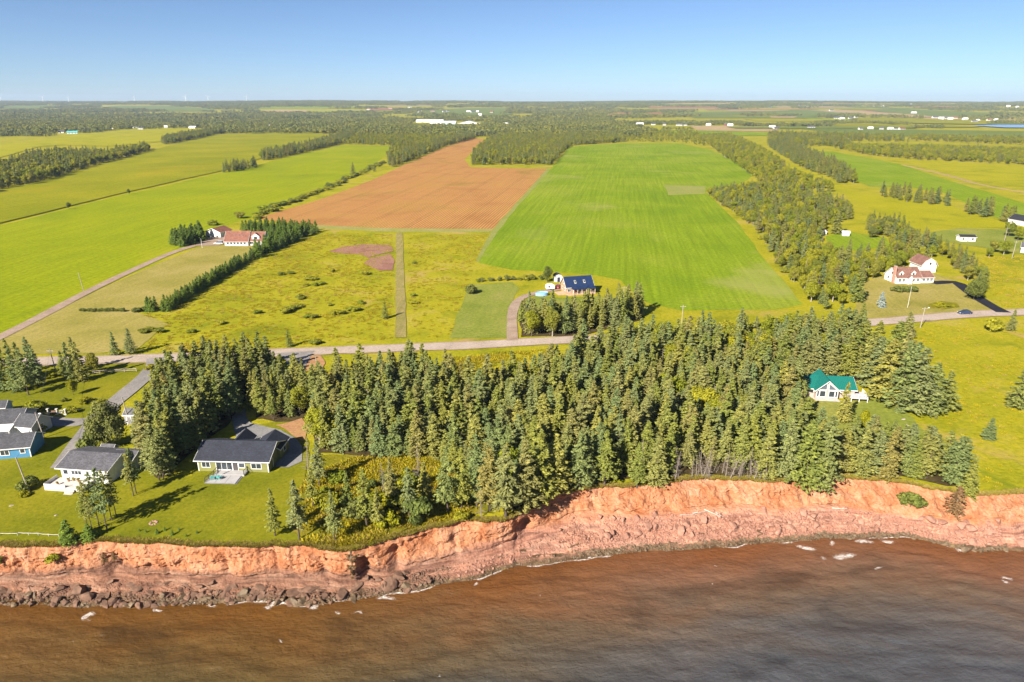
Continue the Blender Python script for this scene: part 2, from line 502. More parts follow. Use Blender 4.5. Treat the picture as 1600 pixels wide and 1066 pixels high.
def cliff_mat():
    m, nt, b = nodes_of('red_cliff')
    g = nt.nodes.new('ShaderNodeNewGeometry')
    sp = nt.nodes.new('ShaderNodeSeparateXYZ'); nt.links.new(g.outputs['Position'], sp.inputs[0])
    p = position(nt); ps = position(nt, (0.25, 0.25, 1.6))
    soil = ramp(nt, noise(nt, p, 0.35, 6, 0.65, 0.5), [(0.28, (.25, .080, .030)), (0.45, (.36, .150, .070)), (0.6, (.42, .205, .115)), (0.78, (.46, .27, .175))])
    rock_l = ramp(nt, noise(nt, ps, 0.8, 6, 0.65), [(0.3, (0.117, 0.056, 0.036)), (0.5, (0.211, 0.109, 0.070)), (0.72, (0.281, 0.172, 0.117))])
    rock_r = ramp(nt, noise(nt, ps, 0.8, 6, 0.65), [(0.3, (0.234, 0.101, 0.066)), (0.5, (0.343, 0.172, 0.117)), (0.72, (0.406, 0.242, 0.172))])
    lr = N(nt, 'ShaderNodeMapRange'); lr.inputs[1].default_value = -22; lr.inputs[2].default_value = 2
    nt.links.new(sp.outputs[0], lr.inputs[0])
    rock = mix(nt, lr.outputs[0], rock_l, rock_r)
    bands = ramp(nt, noise(nt, position(nt, (.10, .25, 2.6), .1), 1.0, 5, 0.6, 0.3), [(0.36, (.58, .56, .58)), (0.5, (1, 1, 1)), (0.66, (1.28, 1.2, 1.12))])
    rock = mix(nt, 1.0, rock, bands, 'MULTIPLY')
    ad = N(nt, 'ShaderNodeMath', operation='MULTIPLY_ADD'); ad.inputs[1].default_value = 3.2
    nt.links.new(noise(nt, ps, 0.22, 5, 0.6), ad.inputs[0]); nt.links.new(sp.outputs[2], ad.inputs[2])
    mr = N(nt, 'ShaderNodeMapRange'); mr.inputs[1].default_value = -2.0; mr.inputs[2].default_value = -3.0
    nt.links.new(ad.outputs[0], mr.inputs[0])
    c = mix(nt, mr.outputs[0], soil, rock)
    # wet, weed-stained stone at the tide line
    ad2 = N(nt, 'ShaderNodeMath', operation='MULTIPLY_ADD'); ad2.inputs[1].default_value = 1.3
    nt.links.new(noise(nt, p, 0.5, 5, 0.6), ad2.inputs[0]); nt.links.new(sp.outputs[2], ad2.inputs[2])
    mr2 = N(nt, 'ShaderNodeMapRange'); mr2.inputs[1].default_value = SEA + 1.45; mr2.inputs[2].default_value = SEA + 0.9
    nt.links.new(ad2.outputs[0], mr2.inputs[0])
    wet = ramp(nt, noise(nt, p, 0.7, 4, 0.6), [(0.3, (.040, .026, .014)), (0.5, (.10, .062, .034)), (0.66, (.15, .10, .055)), (0.76, (.20, .17, .05))])
    c = mix(nt, mr2.outputs[0], c, wet)
    # dark drifts of seaweed on the shelf
    sw = ramp(nt, noise(nt, position(nt, (.16, .5, .5), -.12), 1.0, 6, 0.7, 0.6), [(0.56, (0, 0, 0)), (0.62, (1, 1, 1))])
    mr3 = N(nt, 'ShaderNodeMapRange'); mr3.inputs[1].default_value = SEA + 2.6; mr3.inputs[2].default_value = SEA + 2.0
    nt.links.new(ad2.outputs[0], mr3.inputs[0])
    mm3 = N(nt, 'ShaderNodeMath', operation='MULTIPLY'); nt.links.new(sw, mm3.inputs[0]); nt.links.new(mr3.outputs[0], mm3.inputs[1])
    c = mix(nt, mm3.outputs[0], c, (.075, .045, .025))
    fine = noise(nt, p, 2.6, 6, 0.72)
    c = mix(nt, 1.0, c, ramp(nt, fine, [(0.3, (.66, .62, .6)), (0.5, (1, 1, 1)), (0.7, (1.22, 1.22, 1.22))]), 'MULTIPLY')
    nt.links.new(c, b.inputs['Base Color'])
    b.inputs['Roughness'].default_value = 0.9
    b.inputs['Specular IOR Level'].default_value = 0.15
    bump(nt, b, fine, 1.0, 0.22)
    return m
MATS['red_cliff'] = cliff_mat()
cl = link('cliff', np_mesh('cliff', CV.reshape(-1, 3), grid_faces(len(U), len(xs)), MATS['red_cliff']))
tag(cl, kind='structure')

# ------------------------------------------------------------------ ground: one sheet from the cliff edge to the horizon
meadow = ground_mat('meadow', [(.165, .18, .010), (.265, .258, .012), (.33, .295, .016), (.36, .295, .06)], 0.045, 0.9, bmp=0.25,
                    patch=[((.40, .27, .10), 0.035, 0.60, 0.72), ((.16, .19, .012), 0.06, 0.60, 0.74)])
YB = 150.0
def build_ground():
    edge = [(x, y, 0.0) for x, y in zip(xs, cx_ty)]
    gx = np.concatenate([-np.geomspace(14000, 60, 60), np.linspace(-58, 58, 24), np.geomspace(60, 14000, 60)])
    gy = np.geomspace(YB, 14000, 120)
    X, Y = np.meshgrid(gx, gy)
    Z = terrain(X, Y)
    V = np.stack([X, Y, Z], -1).reshape(-1, 3).tolist()
    n = len(V); nc = len(gx)
    Fc = [tuple(f) for f in grid_faces(len(gy), nc)[:, ::-1].tolist()]
    # near part: strips between the cliff edge and the first grid row
    near = [(float(x), YB, 0.0) for x in gx if -3000 < x < 3000]
    idx = [i for i, x in enumerate(gx) if -3000 < x < 3000]
    V += edge
    ring = [n + i for i in range(len(edge))] + idx[::-1]
    Fc.append(tuple(ring))
    me = bpy.data.meshes.new('ground')
    me.from_pydata(V, [], Fc)
    bm = bmesh.new(); bm.from_mesh(me)
    bmesh.ops.triangulate(bm, faces=[f for f in bm.faces if len(f.verts) > 4])
    for f in bm.faces:
        if f.normal.z < 0: f.normal_flip()
    bm.to_mesh(me); bm.free()
    me.materials.append(meadow)
    return tag(link('ground', me), kind='structure')
build_ground()

_z = [0.0]
FAR_FIELDS = []
def sheet(name, pp, mat, jit=0.25, z=None, world_pts=False, step=None, keep=False):
    """a field, lawn or paved area lying on the ground: uneven edge, follows the terrain"""
    if z is None:
        _z[0] += 0.004
        z = 0.012 + _z[0]
    P = [Vector((p[0], p[1])) for p in (pp if world_pts else wpoly(pp))]
    if keep: FAR_FIELDS.append([tuple(p) for p in P])
    ym = sum(p.y for p in P) / len(P)
    st = step or max(0.7, ym * 0.008)
    R, NN = [], []
    for i, p in enumerate(P):
        q = P[(i + 1) % len(P)]
        k = max(1, int((q - p).length / st))
        k = min(k, 160)
        nrm = Vector((-(q - p).y, (q - p).x)); nrm = nrm / max(1e-6, nrm.length)
        for j in range(k):
            w = p + (q - p) * (j / k)
            R.append(w); NN.append(nrm)
    if jit:
        jj = jit * fbm(np.array([w.x for w in R]) / (6 * st), np.array([w.y for w in R]) / (6 * st), 2.0, 3)
        R = [w + n_ * float(q) for w, n_, q in zip(R, NN, jj)]
    far = max(p.y for p in P) > 1750
    if far:
        z += 0.6
        x0, x1 = min(p.x for p in R), max(p.x for p in R); y0, y1 = min(p.y for p in R), max(p.y for p in R)
        n0 = len(R)
        gx, gy = np.meshgrid(np.linspace(x0, x1, 14)[1:-1], np.linspace(y0, y1, 14)[1:-1])
        k = inpoly([tuple(p) for p in R], gx, gy)
        pts = R + [Vector((a, b)) for a, b in zip(gx[k], gy[k])]
        vs, es, fs, *_r = geometry.delaunay_2d_cdt(pts, [(i, (i+1) % n0) for i in range(n0)], [], 1, 1e-3)
    else:
        vs, es, fs, *_r = geometry.delaunay_2d_cdt(R, [(i, (i+1) % len(R)) for i in range(len(R))], [], 1, 1e-4)
    vz = terrain(np.array([v.x for v in vs]), np.array([v.y for v in vs])) + z
    V = [(v.x, v.y, float(q)) for v, q in zip(vs, vz)]
    me = bpy.data.meshes.new(name); me.from_pydata(V, [], [tuple(f) for f in fs])
    bm = bmesh.new(); bm.from_mesh(me)
    for f in bm.faces:
        if f.normal.z < 0: f.normal_flip()
    bm.to_mesh(me); bm.free()
    me.materials.append(mat)
    return tag(link(name, me), kind='structure')

def ribbon(pp, width, world_pts=False, n_per=1.2):
    """outline of a lane of constant width along a traced centre line"""
    P = [Vector((p[0], p[1])) for p in (pp if world_pts else wpoly(pp))]
    # Catmull-Rom smoothing
    Q = []
    for i in range(len(P) - 1):
        p0, p1, p2, p3 = P[max(0, i-1)], P[i], P[i+1], P[min(len(P)-1, i+2)]
        k = max(2, int((p2 - p1).length / 3))
        for j in range(k):
            t = j / k
            Q.append(0.5 * ((2*p1) + (p2-p0)*t + (2*p0-5*p1+4*p2-p3)*t*t + (3*p1-p0-3*p2+p3)*t**3))
    Q.append(P[-1])
    L, R = [], []
    for i, q in enumerate(Q):
        d = (Q[min(i+1, len(Q)-1)] - Q[max(0, i-1)]).normalized()
        nn = Vector((-d.y, d.x))
        w = width / 2 if not callable(width) else width(i / (len(Q)-1)) / 2
        w *= 1 + 0.05 * float(fbm(q.x / 5, q.y / 5, 1.0, 2))
        L.append(q + nn * w); R.append(q - nn * w)
    return [tuple(v) for v in L + R[::-1]]

# field and lawn materials
hay = ground_mat('hay_field', [(.175, .225, .004), (.225, .265, .005), (.28, .29, .006)], 0.012, 0.6, streak=0.16, bmp=0.1, rot=math.atan2(.06, 1), patch=[((.33, .30, .02), 0.010, .60, .76)])
hay2 = ground_mat('hay_field_old', [(.17, .19, .006), (.225, .23, .008), (.29, .265, .010)], 0.012, 0.6, streak=0.10, bmp=0.12, patch=[((.29, .235, .012), 0.008, .56, .68)])
crop = ground_mat('green_crop', [(.135, .215, .008), (.18, .255, .010), (.235, .28, .026)], 0.014, 0.7, streak=0.20, bmp=0.1,
                  patch=[((.30, .29, .085), 0.012, .56, .78), ((.32, .29, .12), 0.05, .70, .80)])
soilm = ground_mat('ploughed_rows', [(.33, .158, .050), (.40, .205, .068), (.385, .22, .056)], 0.02, 0.9, streak=0.10, rows=1.84, row_amt=0.22, bmp=0.2,
                   patch=[((.22, .165, .03), 0.011, .58, .74)], tram=27.0)
lawn = ground_mat('mown_lawn', [(.115, .135, .008), (.18, .182, .010), (.25, .222, .014)], 0.06, 1.6, streak=0.07, bmp=0.06, rot=0.5,
                  patch=[((.30, .23, .05), 0.07, .64, .76)])
dry_lawn = ground_mat('dry_lawn', [(.215, .20, .038), (.29, .25, .06), (.35, .285, .095)], 0.05, 1.2, streak=0.08, bmp=0.06)
pale_lawn = ground_mat('pale_green_lawn', [(.15, .19, .025), (.21, .235, .04), (.28, .26, .07)], 0.05, 1.0, streak=0.06, bmp=0.06)
goldenrod = ground_mat('goldenrod_field', [(.22, .23, .008), (.30, .285, .010), (.355, .315, .014)], 0.02, 0.8, bmp=0.2, patch=[((.19, .19, .012), 0.03, .58, .72)])
tan_field = ground_mat('stubble_field', [(.32, .235, .11), (.42, .31, .16)], 0.01, 0.4, streak=0.1)
brown_field = ground_mat('bare_field', [(.26, .12, .06), (.34, .18, .09)], 0.01, 0.4, streak=0.1)
dull_green = ground_mat('far_pasture', [(.12, .16, .03), (.17, .20, .04)], 0.006, 0.1, streak=0.06)
forest_floor = ground_mat('forest_floor', [(.045, .035, .015), (.075, .055, .025), (.10, .085, .03)], 0.2, 1.4, bmp=0.2)
rough_grass = ground_mat('rough_grass', [(.10, .115, .010), (.19, .175, .012), (.30, .23, .03)], 0.12, 1.3, bmp=0.3, patch=[((.33, .19, .09), 0.12, .60, .7)])
asphalt = ground_mat('weathered_asphalt', [(.34, .27, .22), (.41, .335, .275), (.46, .38, .32)], 0.08, 2.0, streak=0.06, bmp=0.01)
side_asphalt = ground_mat('lane_asphalt', [(.20, .185, .17), (.26, .24, .225), (.31, .285, .265)], 0.12, 2.0, streak=0.05, bmp=0.01)
fresh_asphalt = ground_mat('fresh_asphalt', [(.022, .022, .030), (.034, .034, .045)], 0.2, 3.0, bmp=0.01)
gravel = ground_mat('gravel', [(.26, .18, .13), (.34, .25, .19), (.40, .31, .24)], 0.2, 3.0, bmp=0.03)
grey_gravel = ground_mat('grey_gravel', [(.17, .17, .175), (.24, .235, .235), (.30, .28, .26)], 0.2, 3.0, bmp=0.03)
red_soil = ground_mat('red_bare_soil', [(.30, .145, .07), (.40, .22, .11), (.36, .26, .08)], 0.2, 2.0, bmp=0.05)
fireweed = ground_mat('fireweed', [(.22, .105, .075), (.32, .165, .13), (.30, .20, .09)], 0.12, 1.2, bmp=0.3)

# ------------------------------------------------------------------ fields, lawns and roads
sheet('field', [(0,353),(108,325.5),(202,302),(260,290),(345,270),(405,257),(470,241),(535,227),(612,228),(600,246),(560,272),(500,298),(440,322),(395,341),(360,350),(325,366),(318,378),(240,411),(128,464),(0,527),(-150,595),(-200,400)], hay, 1.0)
sheet('field', [(0,297),(60,285),(130,263),(235,236),(330,211),(400,205.5),(540,205),(545,213),(470,233),(410,247),(345,268),(202,300),(108,323.5),(0,350),(-150,385),(-150,330)], hay2, 1.0)
sheet('field', [(-100,270),(0,246),(0,227),(100,214),(160,206),(185,203),(305,200.5),(345,205),(256,214.5),(250,222),(170,229),(100,227),(60,230),(0,247)], goldenrod, 1.0, keep=True)
sheet('ploughed_field', [(398,342),(440,346.5),(497,352),(600,356.5),(770,358),(812,311),(855,264),(735,261.5),(726,250),(735,240),(758,218),(738,216),(700,228),(640,254),(580,282),(500,312)], soilm, 0.6)
sheet('field_margin', [(497,352),(600,356.5),(770,358),(764,363),(600,362),(490,357)], ground_mat('grass_margin', [(.24, .25, .05), (.33, .29, .12)], .1, 1.), 0.6)
sheet('field_margin', [(770,358),(855,264),(864,264),(782,358),(750,409),(742,409)], ground_mat('grass_margin2', [(.20, .24, .04), (.28, .27, .09)], .1, 1.), 0.5)
sheet('crop_field', [(746,411),(762,385),(800,333),(862,262),(890,230),(930,226),(975,224),(1060,224),(1110,234),(1145,250),(1177,272),(1170,281),(1150,289),(1102,298),(1120,318),(1150,345),(1180,385),(1215,430),(1258,476),(1215,484),(1065,485),(1012,473),(987,454),(971,437),(930,430),(870,425),(800,422)], crop, 0.8)
sheet('mown_patch', [(1037,289),(1102,291),(1102,303),(1045,305)], ground_mat('cut_crop', [(.21, .24, .05), (.28, .27, .08)], .05, 1.), 0.8)
# right hand fields
sheet('field', [(1262,235),(1300,237),(1380,251),(1415,259),(1475,280),(1560,305),(1600,318),(1700,345),(1700,375),(1600,352),(1545,337),(1480,303),(1420,292),(1360,292),(1330,280),(1300,262)], crop, 1.0)
sheet('field', [(1410,251),(1480,251),(1600,262),(1700,270),(1700,310),(1600,291),(1535,287),(1480,272)], goldenrod, 1.0)
sheet('track', ribbon([(1700,312),(1600,300.5),(1530,288),(1480,274),(1410,258)], 5), tan_field, 0.3, world_pts=True)
sheet('field', [(1188,243),(1215,244),(1262,266),(1310,288),(1345,303),(1400,306),(1480,320),(1560,345),(1590,356),(1500,356),(1420,356),(1360,325),(1310,300),(1235,275)], goldenrod, 1.0)
sheet('field', [(1240,200.5),(1420,203),(1700,207),(1700,217),(1560,215),(1400,213.5),(1330,211)], dull_green, 2, keep=True)
sheet('field', [(1205,211),(1310,213),(1312,221),(1215,220)], dull_green, 2, keep=True)
sheet('field', [(1222,222.5),(1400,224),(1600,228.5),(1700,231),(1700,238),(1600,235.5),(1400,231),(1300,229)], hay2, 2, keep=True)
sheet('field', [(1012,205),(1110,205),(1210,208),(1210,213),(1060,211)], crop, 2, keep=True)
sheet('field', [(980,196.5),(1075,196),(1085,204),(1010,204.5)], goldenrod, 2, keep=True)
sheet('field', [(1078,197),(1215,198),(1215,206),(1090,204.5)], tan_field, 2, keep=True)
# far patchwork
for pp, m in [([(152,168.5),(187,165.5),(266,166),(334,170.6),(337,174.5),(253,174.5),(177,172)], dull_green), ([(398,174.5),(440,172),(478,173),(482,176.5),(460,178),(398,178.5)], tan_field),
              ([(478,183.5),(520,183.5),(522,185.5),(480,186)], goldenrod), ([(578,170.5),(628,168),(626,171.5),(580,174)], brown_field), ([(640,181),(660,174),(720,170),(800,168.5),(800,180),(700,182)], dull_green),
              ([(780,194),(842,194),(842,198),(782,198)], goldenrod), ([(838,172.5),(910,173),(906,176),(842,175.5)], dull_green), ([(945,180),(975,176.5),(988,177),(984,183),(948,183)], brown_field),
              ([(993,183),(1008,177),(1040,176),(1038,182.5)], brown_field), ([(1045,181.5),(1060,176.5),(1210,174),(1210,179),(1120,181.5)], dull_green), ([(1255,162.8),(1350,162.3),(1352,165),(1260,166)], dull_green),
              ([(1448,162.2),(1502,161.8),(1500,164),(1450,164.6)], tan_field), ([(1200,174),(1262,172),(1335,178),(1320,183),(1205,181)], dull_green), ([(1262,172.5),(1300,171.5),(1450,181),(1440,184.5),(1340,180)], tan_field),
              ([(1350,172),(1400,170.5),(1555,178),(1558,183.5),(1460,183),(1380,176)], dull_green), ([(1330,186),(1400,184.5),(1545,190),(1540,195.5),(1340,192)], hay2), ([(1560,187),(1640,188),(1640,191),(1562,190)], tan_field),
              ([(0,166),(80,165),(110,168),(60,170),(0,170)], dull_green), ([(1205,183),(1245,183),(1240,185),(1205,185)], tan_field)]:
    sheet('far_field', pp, m, 4, keep=True, z=1.7)
_r = np.random.default_rng(31)
for k in range(64):
    fy = float(_r.uniform(1950, 7200)); fx = fy * float(_r.uniform(-.75, .85) if k % 3 else _r.uniform(.15, .85)); fw = float(_r.uniform(120, 420)) * (1 + fy / 6000); fd = float(_r.uniform(60, 190)) * (1 + fy / 4000); sh = .15 * fd
    sheet('far_field', [(fx, fy), (fx + fw, fy + _r.uniform(-20, 20)), (fx + fw + sh, fy + fd), (fx + sh, fy + fd)], [dull_green, hay2, tan_field, dull_green, crop, goldenrod, brown_field][int(_r.integers(7))], 4, world_pts=True, keep=True, z=.3 + .02 * k)
bay_m, nt_, b_ = nodes_of('bay_water')
b_.inputs['Base Color'].default_value = (.035, .075, .16, 1); b_.inputs['Roughness'].default_value = 0.12
bump(nt_, b_, noise(nt_, position(nt_), .15, 3), .4, .4)
sheet('bay', [(1520,197.5),(1560,195.8),(1720,196.5),(1720,201.8),(1570,200.8)], bay_m, 3, keep=True, z=2.0)
# lawns
sheet('lawn', [(-60,560),(0,529),(60,499),(130,465),(240,415),(322,382),(352,384),(420,384),(378,408),(320,436),(245,480),(212,488),(262,507),(218,543),(160,552),(0,556)], dry_lawn, 0.5)
sheet('lawn', [(722,472),(728,456),(742,445),(800,441),(812,452),(801,470),(797,500),(796,528),(704,529),(712,500)], pale_lawn, 0.5)
sheet('lawn', [(812,500),(808,485),(815,470),(838,462),(880,466),(930,464),(985,468),(1000,488),(960,495),(880,505)], pale_lawn, 0.5)
sheet('lawn', [(-120,572),(60,572),(245,567),(232,590),(195,625),(170,648),(150,690),(210,705),(225,735),(300,745),(305,720),(430,735),(475,735),(485,700),(468,760),(450,815),(470,846),(400,850),(330,848),(250,845),(150,842),(110,846),(60,848),(0,846),(-120,848)], lawn, 0.6)
sheet('lawn', [(400,665),(470,650),(480,690),(475,745),(440,745),(430,720)], lawn, 0.6)
sheet('lawn', [(1338,470),(1350,440),(1383,430),(1462,428),(1490,440),(1512,458),(1540,474),(1560,487),(1500,491),(1400,499),(1352,502),(1336,490)], dry_lawn, 0.5)
sheet('lawn', [(1290,370),(1320,362),(1385,372),(1392,384),(1340,392),(1298,388)], crop, 0.5)
sheet('lawn', [(1420,368),(1500,357),(1600,360),(1700,365),(1700,400),(1600,398),(1520,385)], pale_lawn, 0.8)
sheet('lawn', [(1262,628),(1346,622),(1362,606),(1340,560),(1348,556),(1380,620),(1430,655),(1460,690),(1400,692),(1350,695),(1270,650)], pale_lawn, 0.6)
sheet('forest_clearing', [(484,745),(490,712),(560,715),(690,716),(700,745),(760,772),(780,800),(725,808),(680,818),(620,832),(590,842),(553,853),(535,853),(480,848),(455,820),(470,770)], rough_grass, 0.8)
sheet('forest_floor', [(498,612),(560,598),(640,588),(700,598),(735,622),(800,606),(850,588),(905,566),(960,551),(1060,548),(1180,543),(1300,533),(1345,523),(1390,545),(1410,600),(1380,630),(1345,600),(1250,594),(1250,650),(1268,690),(1350,708),(1480,738),(1515,758),(1480,758),(1400,742),(1310,738),(1200,744),(1100,740),(1060,744),(1000,750),(920,755),(868,764),(838,780),(805,797),(790,800),(765,772),(700,745),(690,716),(560,714),(490,708),(487,650)], forest_floor, 1.0)
sheet('forest_floor', [(270,600),(300,585),(350,580),(415,572),(425,585),(400,602),(372,645),(352,668),(316,690),(262,745),(245,750),(228,735),(222,700),(240,650),(255,615)], forest_floor, 0.8)
sheet('forest_floor', [(395,630),(420,598),(472,598),(484,640),(470,656),(430,660),(398,656)], forest_floor, 0.8)
sheet('forest_floor', [(812,527),(815,502),(850,497),(880,503),(960,490),(1000,487),(1005,500),(950,515),(905,526)], forest_floor, 0.8)
sheet('bare_soil', [(430,665),(452,660),(472,654),(478,668),(475,690),(466,684),(444,672)], red_soil, 0.5)
sheet('bare_soil', [(474,580),(486,556),(500,556),(508,568),(500,582)], red_soil, 0.4)
sheet('fireweed_patch', [(513,393),(535,386),(570,382),(610,383),(614,393),(597,397),(575,404),(560,398),(530,396)], fireweed, 1.2)
sheet('fireweed_patch', [(568,412),(580,404),(612,396),(616,410),(614,423),(590,424)], fireweed, 1.2)
sheet('mown_track', ribbon([(624,364),(624.5,400),(625,440),(626,480),(626,528)], 3.6), ground_mat('mown_track', [(.22, .21, .05), (.33, .26, .11)], .2, 1.2, streak=.2, rot=0), 0.2, world_pts=True)
sheet('flower_bed', [(1450,476),(1470,471),(1495,474),(1500,481),(1475,484),(1452,481)], rough_grass, 0.3)
# roads
main_road = [(-300,576),(-60,569),(65,565),(160,563),(250,560),(350,556),(430,552),(550,547),(680,542),(755,539),(850,533.5),(900,531),(1000,526),(1150,518),(1300,509),(1354,505),(1403,501),(1453,496.5),(1529,491),(1600,488),(1900,472)]
sheet('gravel_shoulder', ribbon(main_road, 6.9), gravel, 0.25, world_pts=True)
sheet('road', ribbon(main_road, 5.6), asphalt, 0.08, world_pts=True)
sheet('lane', ribbon([(243,560),(241,572),(228,588),(205,608),(180,628),(158,650),(138,675),(120,700),(98,731)], 4.4), side_asphalt, 0.08, world_pts=True)
sheet('lane', ribbon([(172,640),(150,655),(120,661),(85,660),(52,656),(20,652)], 4.2), side_asphalt, 0.08, world_pts=True)
sheet('driveway', ribbon([(-80,567),(0,527.5),(60,497),(130,460),(200,426),(265,397),(308,383),(340,373)], 4.0), gravel, 0.12, world_pts=True)
sheet('driveway', [(300,385),(330,371),(352,370),(360,381),(340,384)], gravel, 0.3)
sheet('driveway', ribbon([(801,533),(800,510),(801,488),(808,472),(822,463),(845,457),(876,452)], 3.4), gravel, 0.1, world_pts=True)
sheet('driveway', [(430,553),(492,549),(484,560),(474,578),(462,590),(455,600),(446,590),(452,575),(443,560)], side_asphalt, 0.15)
sheet('driveway', [(361,652),(384,636),(386,655),(392,662),(408,666),(440,673),(462,686),(471,700),(471,722),(452,731),(431,731),(428,700),(400,688),(370,688),(364,668)], grey_gravel, 0.25)
sheet('driveway', ribbon([(1456,443),(1490,441.5),(1505,449),(1522,462),(1542,475),(1568,489)], 4.6), fresh_asphalt, 0.08, world_pts=True)

# ------------------------------------------------------------------ sea
def build_sea():
    gx = np.concatenate([-np.geomspace(4000, 110, 30), np.arange(-109, 109.1, 0.32), np.geomspace(110, 4000, 30)])
    gy = np.concatenate([-np.geomspace(4000, 5, 24), np.linspace(0, 66, 18), np.arange(67, 116, 0.28)])
    X, Y = np.meshgrid(gx, gy)
    d = water_y(X) - Y
    amp = smooth(-2, 6, d) * (np.abs(X) < 110) * smooth(60, 70, Y)
    ph = d * 0.9 + 2.2 * fbm(X / 16.0, Y / 9.0, 1.0, 3)
    Z = SEA + amp * (0.10 * np.sin(ph * 1.3) + 0.14 * fbm(X / 3.2 + Y / 9, Y / 1.3, 2.0, 4)) * 0.8
    f = np.exp(-np.maximum(d, 0) / 1.2) * (d > -1.5) * np.clip(0.8 + 0.8 * fbm(X / 5.0, Y / 3.0, 5.0, 3), 0, 1.1)
    caps = [(1258,855,9,1.0),(1300,850,7,.8),(1285,872,6,.8),(1322,871,9,1.3),(1350,846,14,1.0),(1390,845,9,.9),(1372,886,4,.5),(1508,858,14,1.0),(1545,860,8,.8),(1580,903,7,.6),(1574,910,3,.9),(490,950,11,.9),
            (530,956,4,.5),(430,945,7,.9),(742,915,3,.6),(434,1001,2,.5),(135,965,6,1.4),(683,1057,3,.4),(425,950,5,.7),(555,957,4,.5),(150,945,9,.7),(600,935,12,.6),(250,952,4,.5),(330,946,6,.5),(850,931,2,.35),(1120,886,1.5,.35),(1108,913,1.5,.35),(1460,842,10,.8)]
    for (px, py, w, k) in caps:
        x, y, _ = G(px, py, SEA)
        q = ((X - x + 1.2 * fbm(Y / 1.5, X / 3, 1.0, 2)) / (w * 0.26)) ** 2 + ((Y - y + .5 * fbm(X / 1.2, 3.3, 1., 2)) / (k * 1.35)) ** 2
        f = np.maximum(f, 1.02 * np.exp(-q * .8))
    f = f * smooth(60, 68, Y)
    V = np.stack([X, Y, Z], -1).reshape(-1, 3)
    me = np_mesh('sea', V, grid_faces(len(gy), len(gx))[:, ::-1], None, True)
    for nm, arr in (('foam', f), ('shore', d)):
        at = me.attributes.new(nm, 'FLOAT', 'POINT'); at.data.foreach_set('value', arr.astype(np.float32).ravel())
    m, nt, b = nodes_of('silty_sea')
    af = N(nt, 'ShaderNodeAttribute'); af.attribute_name = 'foam'
    ash = N(nt, 'ShaderNodeAttribute'); ash.attribute_name = 'shore'
    p = position(nt); pw = position(nt, (0.5, 1.0, 1.0), 0.12)
    big = noise(nt, pw, 0.06, 5, 0.6, 0.8)
    mm = N(nt, 'ShaderNodeMath', operation='MULTIPLY_ADD'); mm.inputs[1].default_value = 26.0
    nt.links.new(big, mm.inputs[0]); nt.links.new(ash.outputs['Fac'], mm.inputs[2])
    mr = N(nt, 'ShaderNodeMapRange'); mr.inputs[1].default_value = 7; mr.inputs[2].default_value = 40
    nt.links.new(mm.outputs[0], mr.inputs[0])
    lhs = ramp(nt, mr.outputs[0], [(0.0, (.070, .030, .005)), (0.2, (.104, .046, .009)), (0.45, (.096, .052, .014)), (0.7, (.074, .052, .018)), (1.0, (.048, .043, .024))])
    rhs = ramp(nt, mr.outputs[0], [(0.0, (.095, .033, .008)), (0.2, (.140, .053, .019)), (0.4, (.135, .066, .036)), (0.6, (.100, .067, .043)), (0.8, (.076, .064, .054)), (1.0, (.056, .057, .060))])
    gp = nt.nodes.new('ShaderNodeNewGeometry'); sx_n = nt.nodes.new('ShaderNodeSeparateXYZ'); nt.links.new(gp.outputs['Position'], sx_n.inputs[0])
    mx = N(nt, 'ShaderNodeMapRange'); mx.inputs[1].default_value = -35; mx.inputs[2].default_value = 25
    nt.links.new(sx_n.outputs[0], mx.inputs[0])
    body = mix(nt, mx.outputs[0], lhs, rhs)
    weed = ramp(nt, noise(nt, pw, 0.11, 5, 0.55, 0.5), [(0.56, (1, 1, 1)), (0.70, (.58, .60, .62))])
    body = mix(nt, 1.0, body, weed, 'MULTIPLY')
    stre = ramp(nt, noise(nt, position(nt, (0.3, 1.0, 1), -0.12), 0.5, 6, 0.6, 0.8), [(0.3, (.86, .84, .82)), (0.7, (1.16, 1.16, 1.18))])
    body = mix(nt, 1.0, body, stre, 'MULTIPLY')
    fb = noise(nt, position(nt, (.6, 1.5, 1), -.12), 2.4, 9, 0.78, 2.2)
    ml = N(nt, 'ShaderNodeMath', operation='MULTIPLY')
    nt.links.new(fb, ml.inputs[0]); nt.links.new(af.outputs['Fac'], ml.inputs[1])
    sc = N(nt, 'ShaderNodeMapRange'); sc.inputs[1].default_value = 0.44; sc.inputs[2].default_value = 0.52
    nt.links.new(ml.outputs[0], sc.inputs[0])
    c = mix(nt, sc.outputs[0], body, (.62, .58, .54))
    nt.links.new(c, b.inputs['Base Color'])
    rr = N(nt, 'ShaderNodeMapRange'); rr.inputs[3].default_value = 0.12; rr.inputs[4].default_value = 0.8
    nt.links.new(sc.outputs[0], rr.inputs[0]); nt.links.new(rr.outputs[0], b.inputs['Roughness'])
    b.inputs['IOR'].default_value = 1.33
    b1 = noise(nt, position(nt, (0.7, 1.2, 1), -0.16), 1.5, 5, 0.62, 0.2)
    bump(nt, b, b1, 0.9, 0.30)
    me.materials.append(m)
    return tag(link('sea', me), kind='structure')
build_sea()

